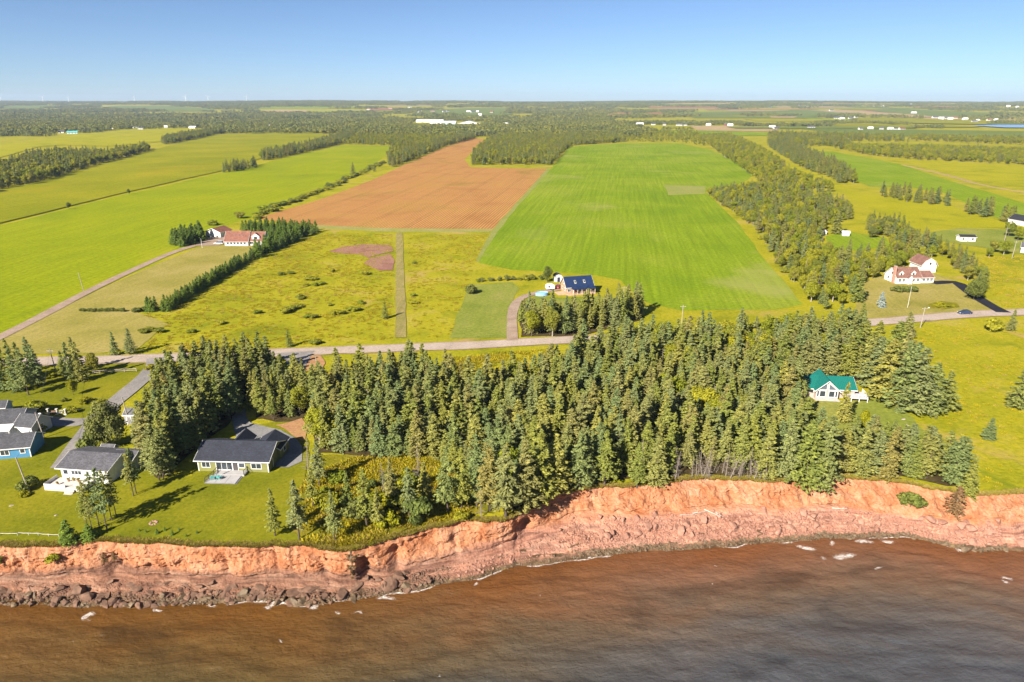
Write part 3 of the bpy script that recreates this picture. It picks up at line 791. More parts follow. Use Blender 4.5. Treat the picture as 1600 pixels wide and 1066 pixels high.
# ------------------------------------------------------------------ plants: one mesh per kind and variant
bark = plain('bark', (.10, .075, .055), 0.9, 0.35, 3.0, 0.02)
birch = plain('pale_bark', (.36, .32, .27), 0.9, 0.25, 3.0, 0.02)
deadwood = plain('grey_deadwood', (.25, .205, .165), 0.9, 0.25, 3.0, 0.02)
M_spruce = foliage('spruce_needles', [(.094, .110, .026), (.122, .124, .026), (.084, .108, .044), (.140, .132, .032), (.100, .116, .048), (.128, .112, .034)], 1.5, 0.38)
M_garden = foliage('garden_spruce_needles', [(.062, .098, .018), (.082, .116, .018), (.070, .100, .028)], 1.3, 0.3)
M_blue = foliage('blue_spruce_needles', [(.17, .20, .19), (.19, .22, .20)], 1.0, 0.12)
M_leaf = foliage('broad_leaves', [(.105, .125, .012), (.135, .145, .012), (.175, .165, .014), (.095, .110, .016), (.150, .140, .022)], 1.1, 0.3)
M_dark_leaf = foliage('dark_leaves', [(.066, .082, .020), (.078, .092, .020), (.086, .092, .026)], 1.1, 0.25)
M_yellow_leaf = foliage('yellow_green_leaves', [(.20, .21, .010), (.25, .23, .012)], .68, 0.25)
M_brown_leaf = foliage('brown_needles', [(.11, .065, .03), (.14, .085, .042)], 1.0, 0.15)
M_far = foliage('far_woods_leaves', [(.095, .112, .032), (.125, .138, .028), (.160, .155, .030), (.105, .118, .044), (.140, .142, .026)], .74, 0.2)
M_tuft = foliage('meadow_herbs', [(.34, .29, .012), (.42, .34, .014), (.27, .26, .014), (.44, .34, .03), (.38, .29, .08)], .62, 0.4)
M_turf = foliage('cliff_turf', [(.16, .15, .014), (.22, .18, .03), (.26, .19, .07), (.16, .16, .012)], .85, 0.35)

def quads(C, A, B):
    """leaf quads from centres and two half-axes"""
    n = len(C)
    V = np.stack([C - A, C - 0.35*A + B, C + A, C - 0.35*A - B], 1).reshape(-1, 3)
    return V, np.arange(n * 4).reshape(n, 4)

def unit(v): return v / np.maximum(1e-9, np.linalg.norm(v, axis=-1, keepdims=True))

def spruce_arrays(r, h, rad, clear=0.12, whorls=27, nbr=8, clumps=7, per=4, leaf=0.25, power=0.9, ragged=0.2):
    C, A, B = [], [], []
    for i in range(whorls):
        t = (i + r.uniform(-.3, .3)) / whorls
        z0 = h * (clear + (1 - clear) * max(0, t) ** 0.92)
        L0 = rad * (1 - max(0, t)) ** power + 0.12
        if t < 0.12: L0 *= 0.72 + 2.0 * max(0, t)
        for k in range(max(3, int(nbr * (1 - 0.5 * t)))):
            if r.random() < ragged * 0.5: continue
            az = r.uniform(0, 2 * math.pi)
            L = L0 * r.uniform(1 - ragged * 1.6, 1 + ragged)
            d = np.array([math.cos(az), math.sin(az), 0]); s_ = np.array([-d[1], d[0], 0])
            up = 0.45 * t - 0.10
            nC = max(2, int(clumps * (0.5 + 0.5 * L / rad)))
            for j in range(nC):
                s = 0.22 + 0.80 * (j + r.random()) / nC
                w = L * 0.30 * (1 - 0.65 * s) + 0.08
                for q in range(per):
                    c = d * L * s + s_ * r.normal(0, w * 0.55) + np.array([0, 0, z0 + up * L * s - 0.26 * L * s ** 2 + r.normal(0, 0.07)])
                    dirv = unit(d * 0.9 + s_ * r.normal(0, .6) + np.array([0, 0, r.normal(-0.08, .32)]))
                    nrm = unit(np.array([r.normal(0, .45), r.normal(0, .45), .75 + r.normal(0, .25)]) + d * (0.75 + .3 * s))
                    side = unit(np.cross(nrm, dirv))
                    k2 = leaf * r.uniform(.7, 1.3)
                    C.append(c); A.append(dirv * k2); B.append(side * k2 * 0.46)
    for q in range(10):   # leader
        C.append(np.array([r.normal(0, .05), r.normal(0, .05), h * (1 - 0.008 * q)]))
        A.append(np.array([r.normal(0, .1), r.normal(0, .1), leaf * .8])); B.append(unit(r.normal(0, 1, 3)) * leaf * .3)
    return quads(np.array(C), np.array(A), np.array(B))

def spruce_mesh(seed, mat, name='crown', **kw):
    V, Fq = spruce_arrays(np.random.default_rng(seed), **kw)
    return np_mesh(name, V, Fq, mat)

def leafy_mesh(seed, mat, h=8.0, rad=3.2, bottom=0.22, lobes=18, n=3600, leaf=0.24, name='crown', flat=1.0, hollow=0.55):
    r = np.random.default_rng(seed)
    zc = h * (bottom + 1) / 2; hz = h * (1 - bottom) / 2
    LC, LR = [], []
    for i in range(lobes):
        v = unit(r.normal(0, 1, 3)) * r.uniform(.35, .72)
        k = 1.0 if v[2] < 0.2 else 0.86
        LC.append(np.array([v[0] * rad * k, v[1] * rad * k, zc + v[2] * hz])); LR.append(rad * r.uniform(.26, .48))
    C, A, B = [], [], []
    for q in range(n):
        i = r.integers(lobes)
        u = unit(r.normal(0, 1, 3)); u[2] = abs(u[2]) * (1 if r.random() < .7 else -1)
        c = LC[i] + u * LR[i] * (hollow + (1 - hollow) * r.random() ** .5) * np.array([1, 1, flat * min(1.2, hz / rad)])
        if c[2] < 0.1: c[2] = 0.1 + 0.2 * r.random()
        nrm = unit(u + r.normal(0, .45, 3)); t = unit(np.cross(nrm, r.normal(0, 1, 3)))
        b = np.cross(nrm, t); k = leaf * r.uniform(.65, 1.3)
        C.append(c); A.append(t * k); B.append(b * k * .62)
    V, Fq = quads(np.array(C), np.array(A), np.array(B))
    return np_mesh(name, V, Fq, mat)

def trunk_mesh(seed, h, r0, mat, limbs=0, lean=0.0, top=0.96, stubs=0):
    r = random.Random(seed); mb = MB()
    n = 7; P = []
    for i in range(n + 1):
        t = i / n
        P.append((r.uniform(-.05, .05) * t + lean * t * t * h, r.uniform(-.05, .05) * t, h * top * t - (0.3 if i == 0 else 0)))
    for i in range(n):
        mb.tube(P[i], P[i+1], r0 * (1 - .88 * i / n) * (1.25 if i == 0 else 1), r0 * (1 - .88 * (i+1) / n), 7)
    for k in range(limbs):
        t = r.uniform(.3, .75); a = r.uniform(0, 6.28); L = h * r.uniform(.18, .34)
        p = Vector((lean * t * t * h, 0, h * t * top)); q = p + Vector((math.cos(a) * L, math.sin(a) * L, L * r.uniform(.4, 1.0)))
        mb.tube(p, q, r0 * .42, r0 * .10, 5)
    for k in range(stubs):
        t = r.uniform(.1, .97); a = r.uniform(0, 6.28); L = h * .20 * (1.1 - t) * r.uniform(.4, 1.1) + .15
        p = Vector((lean * t * t * h, 0, h * t * top)); q = p + Vector((math.cos(a) * L, math.sin(a) * L, L * r.uniform(-.25, .3)))
        mb.tube(p, q, r0 * .20, r0 * .05, 4)
        for j in range(2):
            s = r.uniform(.4, .9); c = p.lerp(q, s); e = c + Vector((r.uniform(-1, 1), r.uniform(-1, 1), r.uniform(-.3, .5))) * L * .3
            mb.tube(c, e, r0 * .09, r0 * .03, 3)
    return mb.mesh('trunk', mat)

# every variant is (trunk mesh, crown mesh, natural height)
SPR, GAR, PINE, DEC, DDEC, YDEC, DEAD, SHR, DSHR, YSHR, BRN, BLU = [], [], [], [], [], [], [], [], [], [], [], []
for k in range(9):
    h = 11.0
    SPR.append((trunk_mesh(k, h, .17, bark), spruce_mesh(100 + k, M_spruce, h=h, rad=[2.2, 2.45, 1.95, 2.3, 2.6, 2.05, 2.3, 2.0, 2.5][k], clear=[.08, .12, .2, .05, .1, .24, .14, .28, .1][k], power=[.95, .85, 1.0, .9, .8, 1.0, .85, .95, .9][k], ragged=[.2, .25, .3, .16, .2, .32, .22, .34, .24][k]), h))
for k in range(3):
    GAR.append((trunk_mesh(20 + k, 7.0, .13, bark), spruce_mesh(130 + k, M_garden, h=7.0, rad=1.9 + .15 * k, clear=.03, whorls=22, nbr=9, ragged=.12, leaf=.22), 7.0))
for k in range(3):
    PINE.append((trunk_mesh(30 + k, 11.0, .16, bark, stubs=14), spruce_mesh(140 + k, M_spruce, h=11.0, rad=2.1, clear=.36, whorls=17, nbr=7, ragged=.4, power=.55), 11.0))
for k in range(6):
    DEC.append((trunk_mesh(40 + k, 8.0, .16, birch if k % 2 else bark, limbs=5, top=.8), leafy_mesh(150 + k, M_leaf, 8.5, 2.5 + .2 * (k % 3), .16, 20, 5400, .185), 8.5))
for k in range(3):
    DDEC.append((trunk_mesh(50 + k, 8.0, .2, bark, limbs=5, top=.75), leafy_mesh(160 + k, M_dark_leaf, 8.5, 3.5, .10, 26, 7000, .20), 8.5))
for k in range(2):
    YDEC.append((trunk_mesh(55 + k, 7.0, .15, bark, limbs=4, top=.75), leafy_mesh(165 + k, M_yellow_leaf, 7.5, 2.8, .12, 20, 3400, .24), 7.5))
for k in range(4):
    DEAD.append((trunk_mesh(60 + k, 9.0, .14, deadwood, stubs=46 + 8 * k, lean=[0, .06, -.08, .03][k]), None, 9.0))
for k in range(4):
    SHR.append((trunk_mesh(70 + k, 1.3, .05, bark, limbs=5, top=.8), leafy_mesh(170 + k, M_leaf, 1.8, 1.5, .0, 12, 1100, .17), 1.8))
for k in range(3):
    DSHR.append((trunk_mesh(80 + k, 1.3, .05, bark, limbs=5, top=.8), leafy_mesh(180 + k, M_dark_leaf, 1.8, 1.35, .0, 12, 1200, .16), 1.8))
for k in range(2):
    YSHR.append((trunk_mesh(85 + k, 1.1, .04, bark, limbs=5, top=.8), leafy_mesh(185 + k, M_yellow_leaf, 1.6, 1.4, .0, 10, 900, .16), 1.6))
BRN.append((trunk_mesh(90, 5.0, .12, deadwood, stubs=20), spruce_mesh(190, M_brown_leaf, h=5.0, rad=2.0, clear=.05, whorls=14, ragged=.4), 5.0))
BLU.append((trunk_mesh(91, 7.0, .13, bark), spruce_mesh(191, M_blue, h=7.0, rad=2.3, clear=.02, whorls=22, nbr=9, ragged=.12, leaf=.28), 7.0))
KINDS = dict(spruce=SPR, garden=GAR, pine=PINE, decid=DEC, dark=DDEC, yellow=YDEC, dead=DEAD, shrub=SHR, dshrub=DSHR, yshrub=YSHR, brown=BRN, blue=BLU)
NAMES = dict(spruce='spruce_tree', garden='spruce_tree', pine='pine_tree', decid='leafy_tree', dark='leafy_tree', yellow='leafy_tree', dead='dead_tree', shrub='shrub', dshrub='shrub', yshrub='shrub', brown='dead_spruce', blue='blue_spruce')
CATS = dict(spruce='tree', garden='tree', pine='tree', decid='tree', dark='tree', yellow='tree', dead='dead tree', shrub='shrub', dshrub='shrub', yshrub='shrub', brown='dead tree', blue='tree')
FAMILY = dict(spruce='spruce', garden='spruce', pine='pine', decid='leafy', dark='leafy', yellow='leafy', dead='dead', shrub='shrub', dshrub='shrub', yshrub='shrub', brown='dead', blue='spruce')

PLANTS = []     # (apparent size, kind, variant, x, y, z, height, width factor, rz, label, group)
def ground_z(x, y):
    return float(terrain(x, y))
def plant(kind, x, y, h, label, group=None, wide=1.0, var=None, z=None, must=False, tilt=0.0):
    v = rng.integers(len(KINDS[kind])) if var is None else var
    PLANTS.append([1e9 if must else h / depth(x, y), kind, int(v), x, y, ground_z(x, y) if z is None else z, h, wide, float(rng.uniform(0, 6.28)), label, group, tilt])

def at(kind, px, py, hpx, label, group=None, wide=1.0, must=True, var=None, tilt=0.0):
    x, y, z = G(px, py)
    edge = float(np.interp(x, xs, cx_ty))
    if y < edge - 1.0:            # rooted in the cliff: follow the ray down to the face
        for z in np.arange(-.2, -7.2, -.1):
            x, y, _ = G(px, py, float(z))
            j = min(len(xs) - 1, int(np.searchsorted(xs, x))); o = np.argsort(-CV[:nf + nb_ - 1, j, 2])
            if y >= np.interp(-z, -CV[o, j, 2], CV[o, j, 1]): break
        plant(kind, x, y, px_to_m(hpx, x, y), label, group, wide, var, float(z) - .15, must, tilt)
        return
    if y < edge + .15: y = edge + .15
    plant(kind, x, y, px_to_m(hpx, x, y), label, group, wide, var, None, must, tilt)

BLOCK = []      # ground where nothing may grow (buildings, drives)
def blocked(x, y, pad=0.0):
    return any(inpoly(P, np.array([x]), np.array([y]))[0] for P in BLOCK)

def region(pp, spacing, kinds, hr, labels, group, wide=(.9, 1.15), jitter=.42, edge=None):
    """trees spread through a wood; kinds is {kind: share}, labels {family: text}"""
    P = wpoly(pp)
    x0, x1 = min(p[0] for p in P), max(p[0] for p in P); y0, y1 = min(p[1] for p in P), max(p[1] for p in P)
    gx, gy = np.meshgrid(np.arange(x0, x1 + spacing, spacing), np.arange(y0, y1 + spacing, spacing * .9))
    gx = gx + (np.arange(gx.shape[0]) % 2)[:, None] * spacing / 2
    gx = gx + rng.uniform(-jitter, jitter, gx.shape) * spacing; gy = gy + rng.uniform(-jitter, jitter, gy.shape) * spacing
    k = inpoly(P, gx, gy)
    for B_ in BLOCK: k &= ~inpoly(B_, gx, gy)
    NZ = fbm(gx / 22.0, gy / 22.0, 4.0, 2)[k] * .5 + .5
    ks, ws = list(kinds), np.array(list(kinds.values()), float); ws /= ws.sum()
    for x, y, nz in zip(gx[k], gy[k], NZ):
        u = (rng.random() * .65 + nz * .35)
        kd = ks[int(np.searchsorted(np.cumsum(ws), min(.9999, max(0, u))))]
        h = rng.uniform(*hr) * (1 if kd in ('spruce', 'pine', 'garden') else .82)
        if kd in ('shrub', 'dshrub', 'yshrub'): h = rng.uniform(1.2, 2.6)
        if kd == 'dead': h = rng.uniform(*hr) * .75
        plant(kd, float(x), float(y), float(h), labels.get(FAMILY[kd], labels['*']), group, rng.uniform(*wide))

def row(pts, spacing, kinds, hr, label, group, wide=(.9, 1.1), off=0.4, must=False):
    P = [Vector(G(*p)[:2]) for p in pts]
    for i in range(len(P) - 1):
        d = P[i+1] - P[i]; n = max(1, int(d.length / spacing))
        for j in range(n):
            q = P[i] + d * ((j + rng.uniform(-.25, .25)) / n)
            x, y = q.x + rng.normal(0, off), q.y + rng.normal(0, off)
            if blocked(x, y): continue
            kd = kinds[int(rng.integers(len(kinds)))]
            plant(kd, x, y, float(rng.uniform(*hr)), label if isinstance(label, str) else label.get(FAMILY[kd], label['*']), group, rng.uniform(*wide), must=must)
# ------------------------------------------------------------------ building parts
white = plain('white_paint', (.78, .77, .74), .6, .08, 1.2)
white_siding = striped('white_siding', (.76, .75, .72), 2, .13, .015)
trim = plain('white_trim', (.82, .81, .78), .55, .05)
GLASS = glass()

def gable(root, x0, x1, y0, y1, hw, rise, axis, wallm, roofm, trimm=trim, ov=.4, base=-.3, th=.16, prof=None, ovg=None):
    """a storey with a pitched roof; axis is the ridge direction; returns wall, roof"""
    a, b = (y0, y1) if axis == 'x' else (x0, x1)
    c, d = (x0, x1) if axis == 'x' else (y0, y1)
    m = (a + b) / 2; sl = rise / (m - a)
    ovg = ov if ovg is None else ovg
    if prof is None: up = [(a - ov, hw - ov * sl), (m, hw + rise), (b + ov, hw - ov * sl)]; wl = [(a, base), (b, base), (b, hw), (m, hw + rise), (a, hw)]
    else: up = [(a + (b - a) * p, hw + rise * q) for p, q in prof]; wl = [(a, base), (b, base)] + [(min(max(u[0], a), b), u[1] - .02) for u in up[::-1]]
    w = MB().prism(wl, c, d, axis).build('wall', wallm, root)
    lo = [(p, q + .03) for p, q in up]; hi = [(p, q + .03 + th) for p, q in up]
    r = MB().prism(lo + hi[::-1], c - ovg, d + ovg, axis).build('roof', roofm, root)
    f = MB()
    for g0, g1 in ((c - ovg - .05, c - ovg - .003), (d + ovg + .003, d + ovg + .05)):
        for i in range(len(up) - 1):
            p, q = up[i], up[i+1]
            f.prism([(p[0], p[1] - .02), (q[0], q[1] - .02), (q[0], q[1] + .17), (p[0], p[1] + .17)], g0, g1, axis)
    e0, e1 = up[0], up[-1]
    for (p, s) in ((e0, -1), (e1, 1)):
        q0, q1 = sorted((p[0] + s * .003, p[0] + s * .06))
        if axis == 'x': f.box(c - ovg - .05, d + ovg + .05, q0, q1, p[1] - .02, p[1] + .16)
        else: f.box(q0, q1, c - ovg - .05, d + ovg + .05, p[1] - .02, p[1] + .16)
    f.build('fascia', trimm, r)
    return w, r

def _face(face, plane, s0, s1, d0, d1, z0, z1):
    d0, d1 = sorted((d0, d1))
    if face == 'F': return s0, s1, plane - d1, plane - d0, z0, z1
    if face == 'B': return s0, s1, plane + d0, plane + d1, z0, z1
    if face == 'L': return plane - d1, plane - d0, s0, s1, z0, z1
    return plane + d0, plane + d1, s0, s1, z0, z1

def window(root, face, plane, c, z, w, h, bars=1, fm=trim, fw=.11, pane=None):
    mb = MB(); s0, s1 = c - w/2, c + w/2
    B = lambda a, b, q0, q1, dd=.07: mb.box(*_face(face, plane, a, b, .002, dd, q0, q1))
    B(s0 - fw, s0, z - fw, z + h + fw); B(s1, s1 + fw, z - fw, z + h + fw)
    B(s0, s1, z - fw, z); B(s0, s1, z + h, z + h + fw)
    for i in range(bars):
        q = s0 + w * (i + 1) / (bars + 1); B(q - .035, q + .035, z, z + h, .06)
    o = mb.build('window', fm, root)
    MB().box(*_face(face, plane, s0, s1, .004, .03, z, z + h)).build('pane', pane or GLASS, o)
    return o

def door(root, face, plane, c, w=.95, h=2.05, z=0.05, mat=None, garage=False):
    mb = MB()
    mb.box(*_face(face, plane, c - w/2, c + w/2, .003, .06, z, z + h))
    if garage:
        for i in range(1, 4): mb.box(*_face(face, plane, c - w/2 + .05, c + w/2 - .05, .061, .075, z + h*i/4 - .04, z + h*i/4 + .04))
    o = mb.build('garage_door' if garage else 'door', mat or trim, root)
    MB().box(*_face(face, plane, c + w/2 - .16, c + w/2 - .1, .062, .12, z + .95, z + 1.07)).build('handle', plain('handle_metal', (.3, .3, .3), .4, metallic=1.), o)
    fr = MB()
    for a, b, q0, q1 in ((c - w/2 - .1, c - w/2 - .002, z, z + h + .1), (c + w/2 + .002, c + w/2 + .1, z, z + h + .1), (c - w/2, c + w/2, z + h + .002, z + h + .1)):
        fr.box(*_face(face, plane, a, b, .003, .09, q0, q1))
    fr.build('frame', trim, o)
    return o

def corner_boards(root, x0, x1, y0, hw, m=trim):
    for x in (x0, x1):
        s = -1 if x == x0 else 1
        MB().box(*sorted((x - s*.14, x + s*.03)), y0 - .03, y0 - .003, 0, hw - .2).build('corner_board', m, root)

def chimney(root, x, y, z0, z1, w=.6, d=.5, mat=None, parent=None):
    c = MB().box(x - w/2, x + w/2, y - d/2, y + d/2, z0, z1).build('chimney', mat or brick_m, parent or root)
    MB().box(x - w/2 - .06, x + w/2 + .06, y - d/2 - .06, y + d/2 + .06, z1 + .002, z1 + .14).build('chimney_cap', plain('mortar_cap', (.42, .38, .34)), c)
    return c

def dormer(root, xc, w, yf, yb, z0, h, rise, wallm, roofm):
    d = MB().prism([(xc - w/2, z0), (xc + w/2, z0), (xc + w/2, z0 + h), (xc, z0 + h + rise), (xc - w/2, z0 + h)], yf, yb, 'y').build('dormer', wallm, root)
    up = [(xc - w/2 - .2, z0 + h - .2 * rise / (w/2)), (xc, z0 + h + rise), (xc + w/2 + .2, z0 + h - .2 * rise / (w/2))]
    MB().prism([(p, q + .02) for p, q in up] + [(p, q + .14) for p, q in up[::-1]], yf - .2, yb, 'y').build('dormer_roof', roofm, d)
    f = MB()
    for i in (0, 1): f.prism([(up[i][0], up[i][1] - .05), (up[i+1][0], up[i+1][1] - .05), (up[i+1][0], up[i+1][1] + .13), (up[i][0], up[i][1] + .13)], yf - .25, yf - .203, 'y')
    f.build('dormer_fascia', trim, d)
    wn_ = MB()
    ww, hh = w * .42, h * .75
    wn_.box(xc - ww/2 - .08, xc + ww/2 + .08, yf - .05, yf - .003, z0 + .15, z0 + .15 + hh + .16)
    wn_.build('dormer_window', trim, d)
    MB().box(xc - ww/2, xc + ww/2, yf - .07, yf - .052, z0 + .23, z0 + .23 + hh).build('dormer_pane', GLASS, d)
    return d

def railing(root, pts, z, h=.95, mat=None, bal=.35, posts=1.6):
    mb = MB()
    for (a, b) in zip(pts[:-1], pts[1:]):
        a, b = Vector((*a, 0)), Vector((*b, 0)); L = (b - a).length
        for zz in (z + .12, z + h): mb.tube(a + Vector((0, 0, zz)), b + Vector((0, 0, zz)), .04, n=4)
        for i in range(int(L / bal) + 1):
            p = a.lerp(b, min(1, i * bal / L)); mb.tube(p + Vector((0, 0, z + .12)), p + Vector((0, 0, z + h)), .018, n=4)
        for i in range(int(L / posts) + 2):
            p = a.lerp(b, min(1, i * posts / L)); mb.tube(p + Vector((0, 0, z)), p + Vector((0, 0, z + h + .06)), .055, n=4)
    return mb.build('railing', mat or trim, root)

def frame(p0, p1):
    a, b = Vector(G(*p0)[:2]), Vector(G(*p1)[:2])
    d = b - a
    return (a.x, a.y, 0), math.atan2(d.y, d.x), d.length

def block_rect(loc, rz, x0, x1, y0, y1):
    c, s = math.cos(rz), math.sin(rz)
    BLOCK.append([(loc[0] + c*x - s*y, loc[1] + s*x + c*y) for x, y in ((x0, y0), (x1, y0), (x1, y1), (x0, y1))])

def brick_mat():
    m, nt, b = nodes_of('red_brick')
    tc = nt.nodes.new('ShaderNodeTexCoord'); br = nt.nodes.new('ShaderNodeTexBrick')
    mp = nt.nodes.new('ShaderNodeMapping'); mp.inputs['Rotation'].default_value = (math.pi/2, 0, 0)
    nt.links.new(tc.outputs['Object'], mp.inputs[0]); nt.links.new(mp.outputs[0], br.inputs[0])
    for k, v in (('Scale', 1.), ('Brick Width', .22), ('Row Height', .075), ('Mortar Size', .01)): br.inputs[k].default_value = v
    br.inputs['Color1'].default_value = (.40, .15, .09, 1); br.inputs['Color2'].default_value = (.32, .11, .07, 1); br.inputs['Mortar'].default_value = (.42, .36, .30, 1)
    nt.links.new(br.outputs[0], b.inputs['Base Color']); b.inputs['Roughness'].default_value = .85
    return m
brick_m = brick_mat()

# ---- green bungalow with the deck
def green_house():
    loc, rz, W = frame((311, 736.5), (420.5, 739))
    r = empty('bungalow', loc, rz, 'olive green bungalow with long dark roof and grey deck beside the mown lawn', 'house')
    wm = striped('olive_siding', (.235, .235, .085), 2, .14, .015); rm = shingle('navy_shingles', (.032, .036, .052))
    D = 8.4
    gable(r, 0, W, 0, D, 2.65, 1.85, 'x', wm, rm, ov=.5)
    gable(r, W - 4.8, W + .5, 5.0, 9.9, 2.55, 1.6, 'y', wm, rm, ov=.3)
    gable(r, 3.8, 7.2, 5.5, 10.4, 2.55, 1.45, 'y', wm, rm, ov=.35)
    corner_boards(r, 0, W, 0, 2.5)
    window(r, 'F', 0, W*.115, 1.0, 1.55, 1.05, 1); 
    window(r, 'F', 0, W*.375, .55, 3.1, 1.55, 2)
    door(r, 'F', 0, W*.535, 1.0, 2.1, .15, plain('dark_door', (.08, .07, .07), .5))
    window(r, 'F', 0, W*.625, 1.05, 1.1, .9, 0)
    window(r, 'F', 0, W*.83, .9, 1.9, 1.05, 1)
    window(r, 'R', W + .5, 7.5, 1.0, 1.1, 1.0, 0)
    # downpipe and outdoor lamp
    MB().tube((W + .35, -.2, 2.3), (W + .12, 2.2, 2.2), .05).tube((W + .1, 2.2, 2.2), (W + .1, 2.2, .1), .05).build('downpipe', trim, r)
    dk = striped('grey_deck_boards', (.40, .385, .38), 0, .14, .01, var=.1)
    dx0, dx1 = W*.275, W*.70
    d = MB().box(dx0, dx1, -1.75, -.05, -.2, .46).box(dx0 - .5, dx1 - .55, -4.55, -1.76, -.2, .30).build('deck', dk, r)
    s = MB().box(dx0 - .51, dx1 - .54, -4.60, -4.555, -.2, .28)
    for k in range(2): s.box(dx1 - .54 + .3*k, dx1 - .25 + .3*k, -4.5, -1.8, -.2, .18 - .12*k)
    s.build('deck_skirt', plain('deck_skirt_grey', (.20, .19, .20), .7), d)
    lines = MB()
    for q in (.33, .66): lines.box(dx0 - .5 + (dx1 - dx0)*q - .035, dx0 - .5 + (dx1 - dx0)*q + .035, -4.54, -1.78, .302, .308)
    lines.box(dx0, dx1 - .55, -1.83, -1.77, .302, .312).build('deck_border', plain('deck_border_grey', (.16, .155, .16), .7), d)
    railing(r, [(dx0, -.1), (dx0, -1.7), (dx0 - .45, -4.5)], .30, .9, plain('dark_rail', (.06, .055, .05), .5), .25)
    railing(r, [(dx1 - .05, -.1), (dx1 - .05, -1.7)], .46, .9, MATS['dark_rail'], .25)
    block_rect(loc, rz, -1, W + 2, -6, 11)
    # furniture on the deck
    teal = plain('teal_plastic', (.14, .46, .44), .5, .08)
    for (x, y, a, lab) in ((dx0 + .55, -3.35, .35, 'teal slatted deck chair beside the dark parasol base'), (dx0 + 1.75, -3.15, -.25, 'teal slatted deck chair nearer the middle of the deck')):
        e = empty('deck_chair', Matrix.Translation(loc) @ Matrix.Rotation(rz, 4, 'Z') @ Vector((x, y, .31)), rz + a, lab, 'chair', None)
        MB().prism([(-.35, .30), (.40, .42), (.40, .46), (-.35, .34)], -.3, .3, 'x').build('seat', teal, e)
        bk = MB()
        for i in range(5): bk.prism([(-.34, .3), (-.62, 1.05 - .03 * abs(i - 2)), (-.58, 1.06 - .03 * abs(i - 2)), (-.30, .31)], -.29 + .12*i, -.19 + .12*i, 'x')
        bk.build('backrest', teal, e)
        for q in (-1, 1):
            MB().box(*sorted((q*.31, q*.43)), -.45, .42, .58, .61).build('armrest', teal, e)
            MB().box(*sorted((q*.32, q*.37)), .30, .37, 0, .58).build('leg', teal, e)
            MB().box(*sorted((q*.32, q*.37)), -.42, -.35, 0, .58).build('leg', teal, e)
    x, y = dx0 + 1.15, -2.5
    e = empty('closed_parasol', Matrix.Translation(loc) @ Matrix.Rotation(rz, 4, 'Z') @ Vector((x, y, .31)), 0, 'closed dark parasol standing between the teal deck chairs', 'parasol')
    MB().tube((0, 0, 0), (0, 0, .08), .28, .24, 12).build('base', plain('dark_iron', (.05, .05, .05), .5), e)
    MB().tube((0, 0, .08), (.1, .35, 2.2), .025, .02, 6).build('pole', MATS['dark_iron'], e)
    MB().tube((.04, .14, .9), (.1, .34, 2.15), .16, .04, 8).build('canopy', plain('dark_canvas', (.04, .04, .045), .9), e)
green_house()

# ---- white cottage with the grey roof
def white_cottage():
    loc, rz, W = frame((99, 752), (172, 757))
    r = empty('cottage', loc, rz, 'white cottage with worn grey shingle roof and cluttered white deck', 'house')
    rm = shingle('grey_shingles', (.115, .112, .125))
    gable(r, 0, W, 0, 7.6, 3.15, 1.2, 'x', white_siding, rm, ov=.6)
    gable(r, W - 2.4, W + 1.6, 4.6, 9.0, 2.5, 1.0, 'x', striped('pale_blue_siding', (.42, .46, .52), 2, .13, .015), rm, ov=.3)
    gable(r, 1.8, 4.4, 8.4, 10.4, 2.3, .8, 'x', white_siding, rm, ov=.2)
    window(r, 'F', 0, 1.0, 1.65, .9, .85, 0); window(r, 'F', 0, 3.2, 1.7, 2.0, .75, 2); window(r, 'F', 0, 7.2, 1.6, 1.2, .85, 1)
    window(r, 'R', W + 1.6, 6.8, 1.1, .8, .9, 0)
    door(r, 'F', 0, 5.4, 1.0, 1.9, .87, plain('storm_door', (.45, .47, .5), .5))
    dk = striped('pale_deck_boards', (.58, .52, .47), 0, .14, .01)
    d = MB().box(-.9, 6.6, -3.4, -.05, -.2, .85).build('deck', dk, r)
    MB().box(-.95, 3.3, -3.46, -3.405, -.2, 1.45).box(-.95, -.905, -3.4, -.1, -.2, 1.45).build('deck_wall', plain('deck_white', (.70, .66, .62)), d)
    MB().box(3.5, 5.2, -3.75, -3.41, -.2, .6).box(3.5, 5.2, -4.1, -3.76, -.2, .35).box(3.5, 5.2, -4.45, -4.11, -.2, .12).build('step', plain('weathered_step', (.46, .42, .38)), d)
    railing(r, [(3.3, -3.4), (3.3, -3.38)], .85, .8, white); railing(r, [(5.3, -3.4), (6.6, -3.4), (6.6, -.2)], .85, .8, white)
    gm = plain('planter_green', (.05, .10, .02), .9, .5, 6)
    for i, (x, y, s) in enumerate(((2.3, -1.2, .35), (3.1, -.9, .42), (4.2, -1.1, .34), (1.2, -2.6, .32), (5.9, -2.6, .3))):
        e = empty('potted_plant', Matrix.Translation(loc) @ Matrix.Rotation(rz, 4, 'Z') @ Vector((x, y, .86)), 0, 'bushy potted plant standing on the white cottage deck', 'plant', 'potted plants on the cottage deck')
        MB().tube((0, 0, 0), (0, 0, .32), .16, .22, 10).build('pot', plain('clay_pot', (.38, .18, .10)), e)
        pm = leafy_mesh(300 + i, M_leaf, .9, s, .3, 6, 120, .08, 'foliage'); link('foliage', pm, None, e)
    block_rect(loc, rz, -2, W + 2, -5, 10.6)
white_cottage()

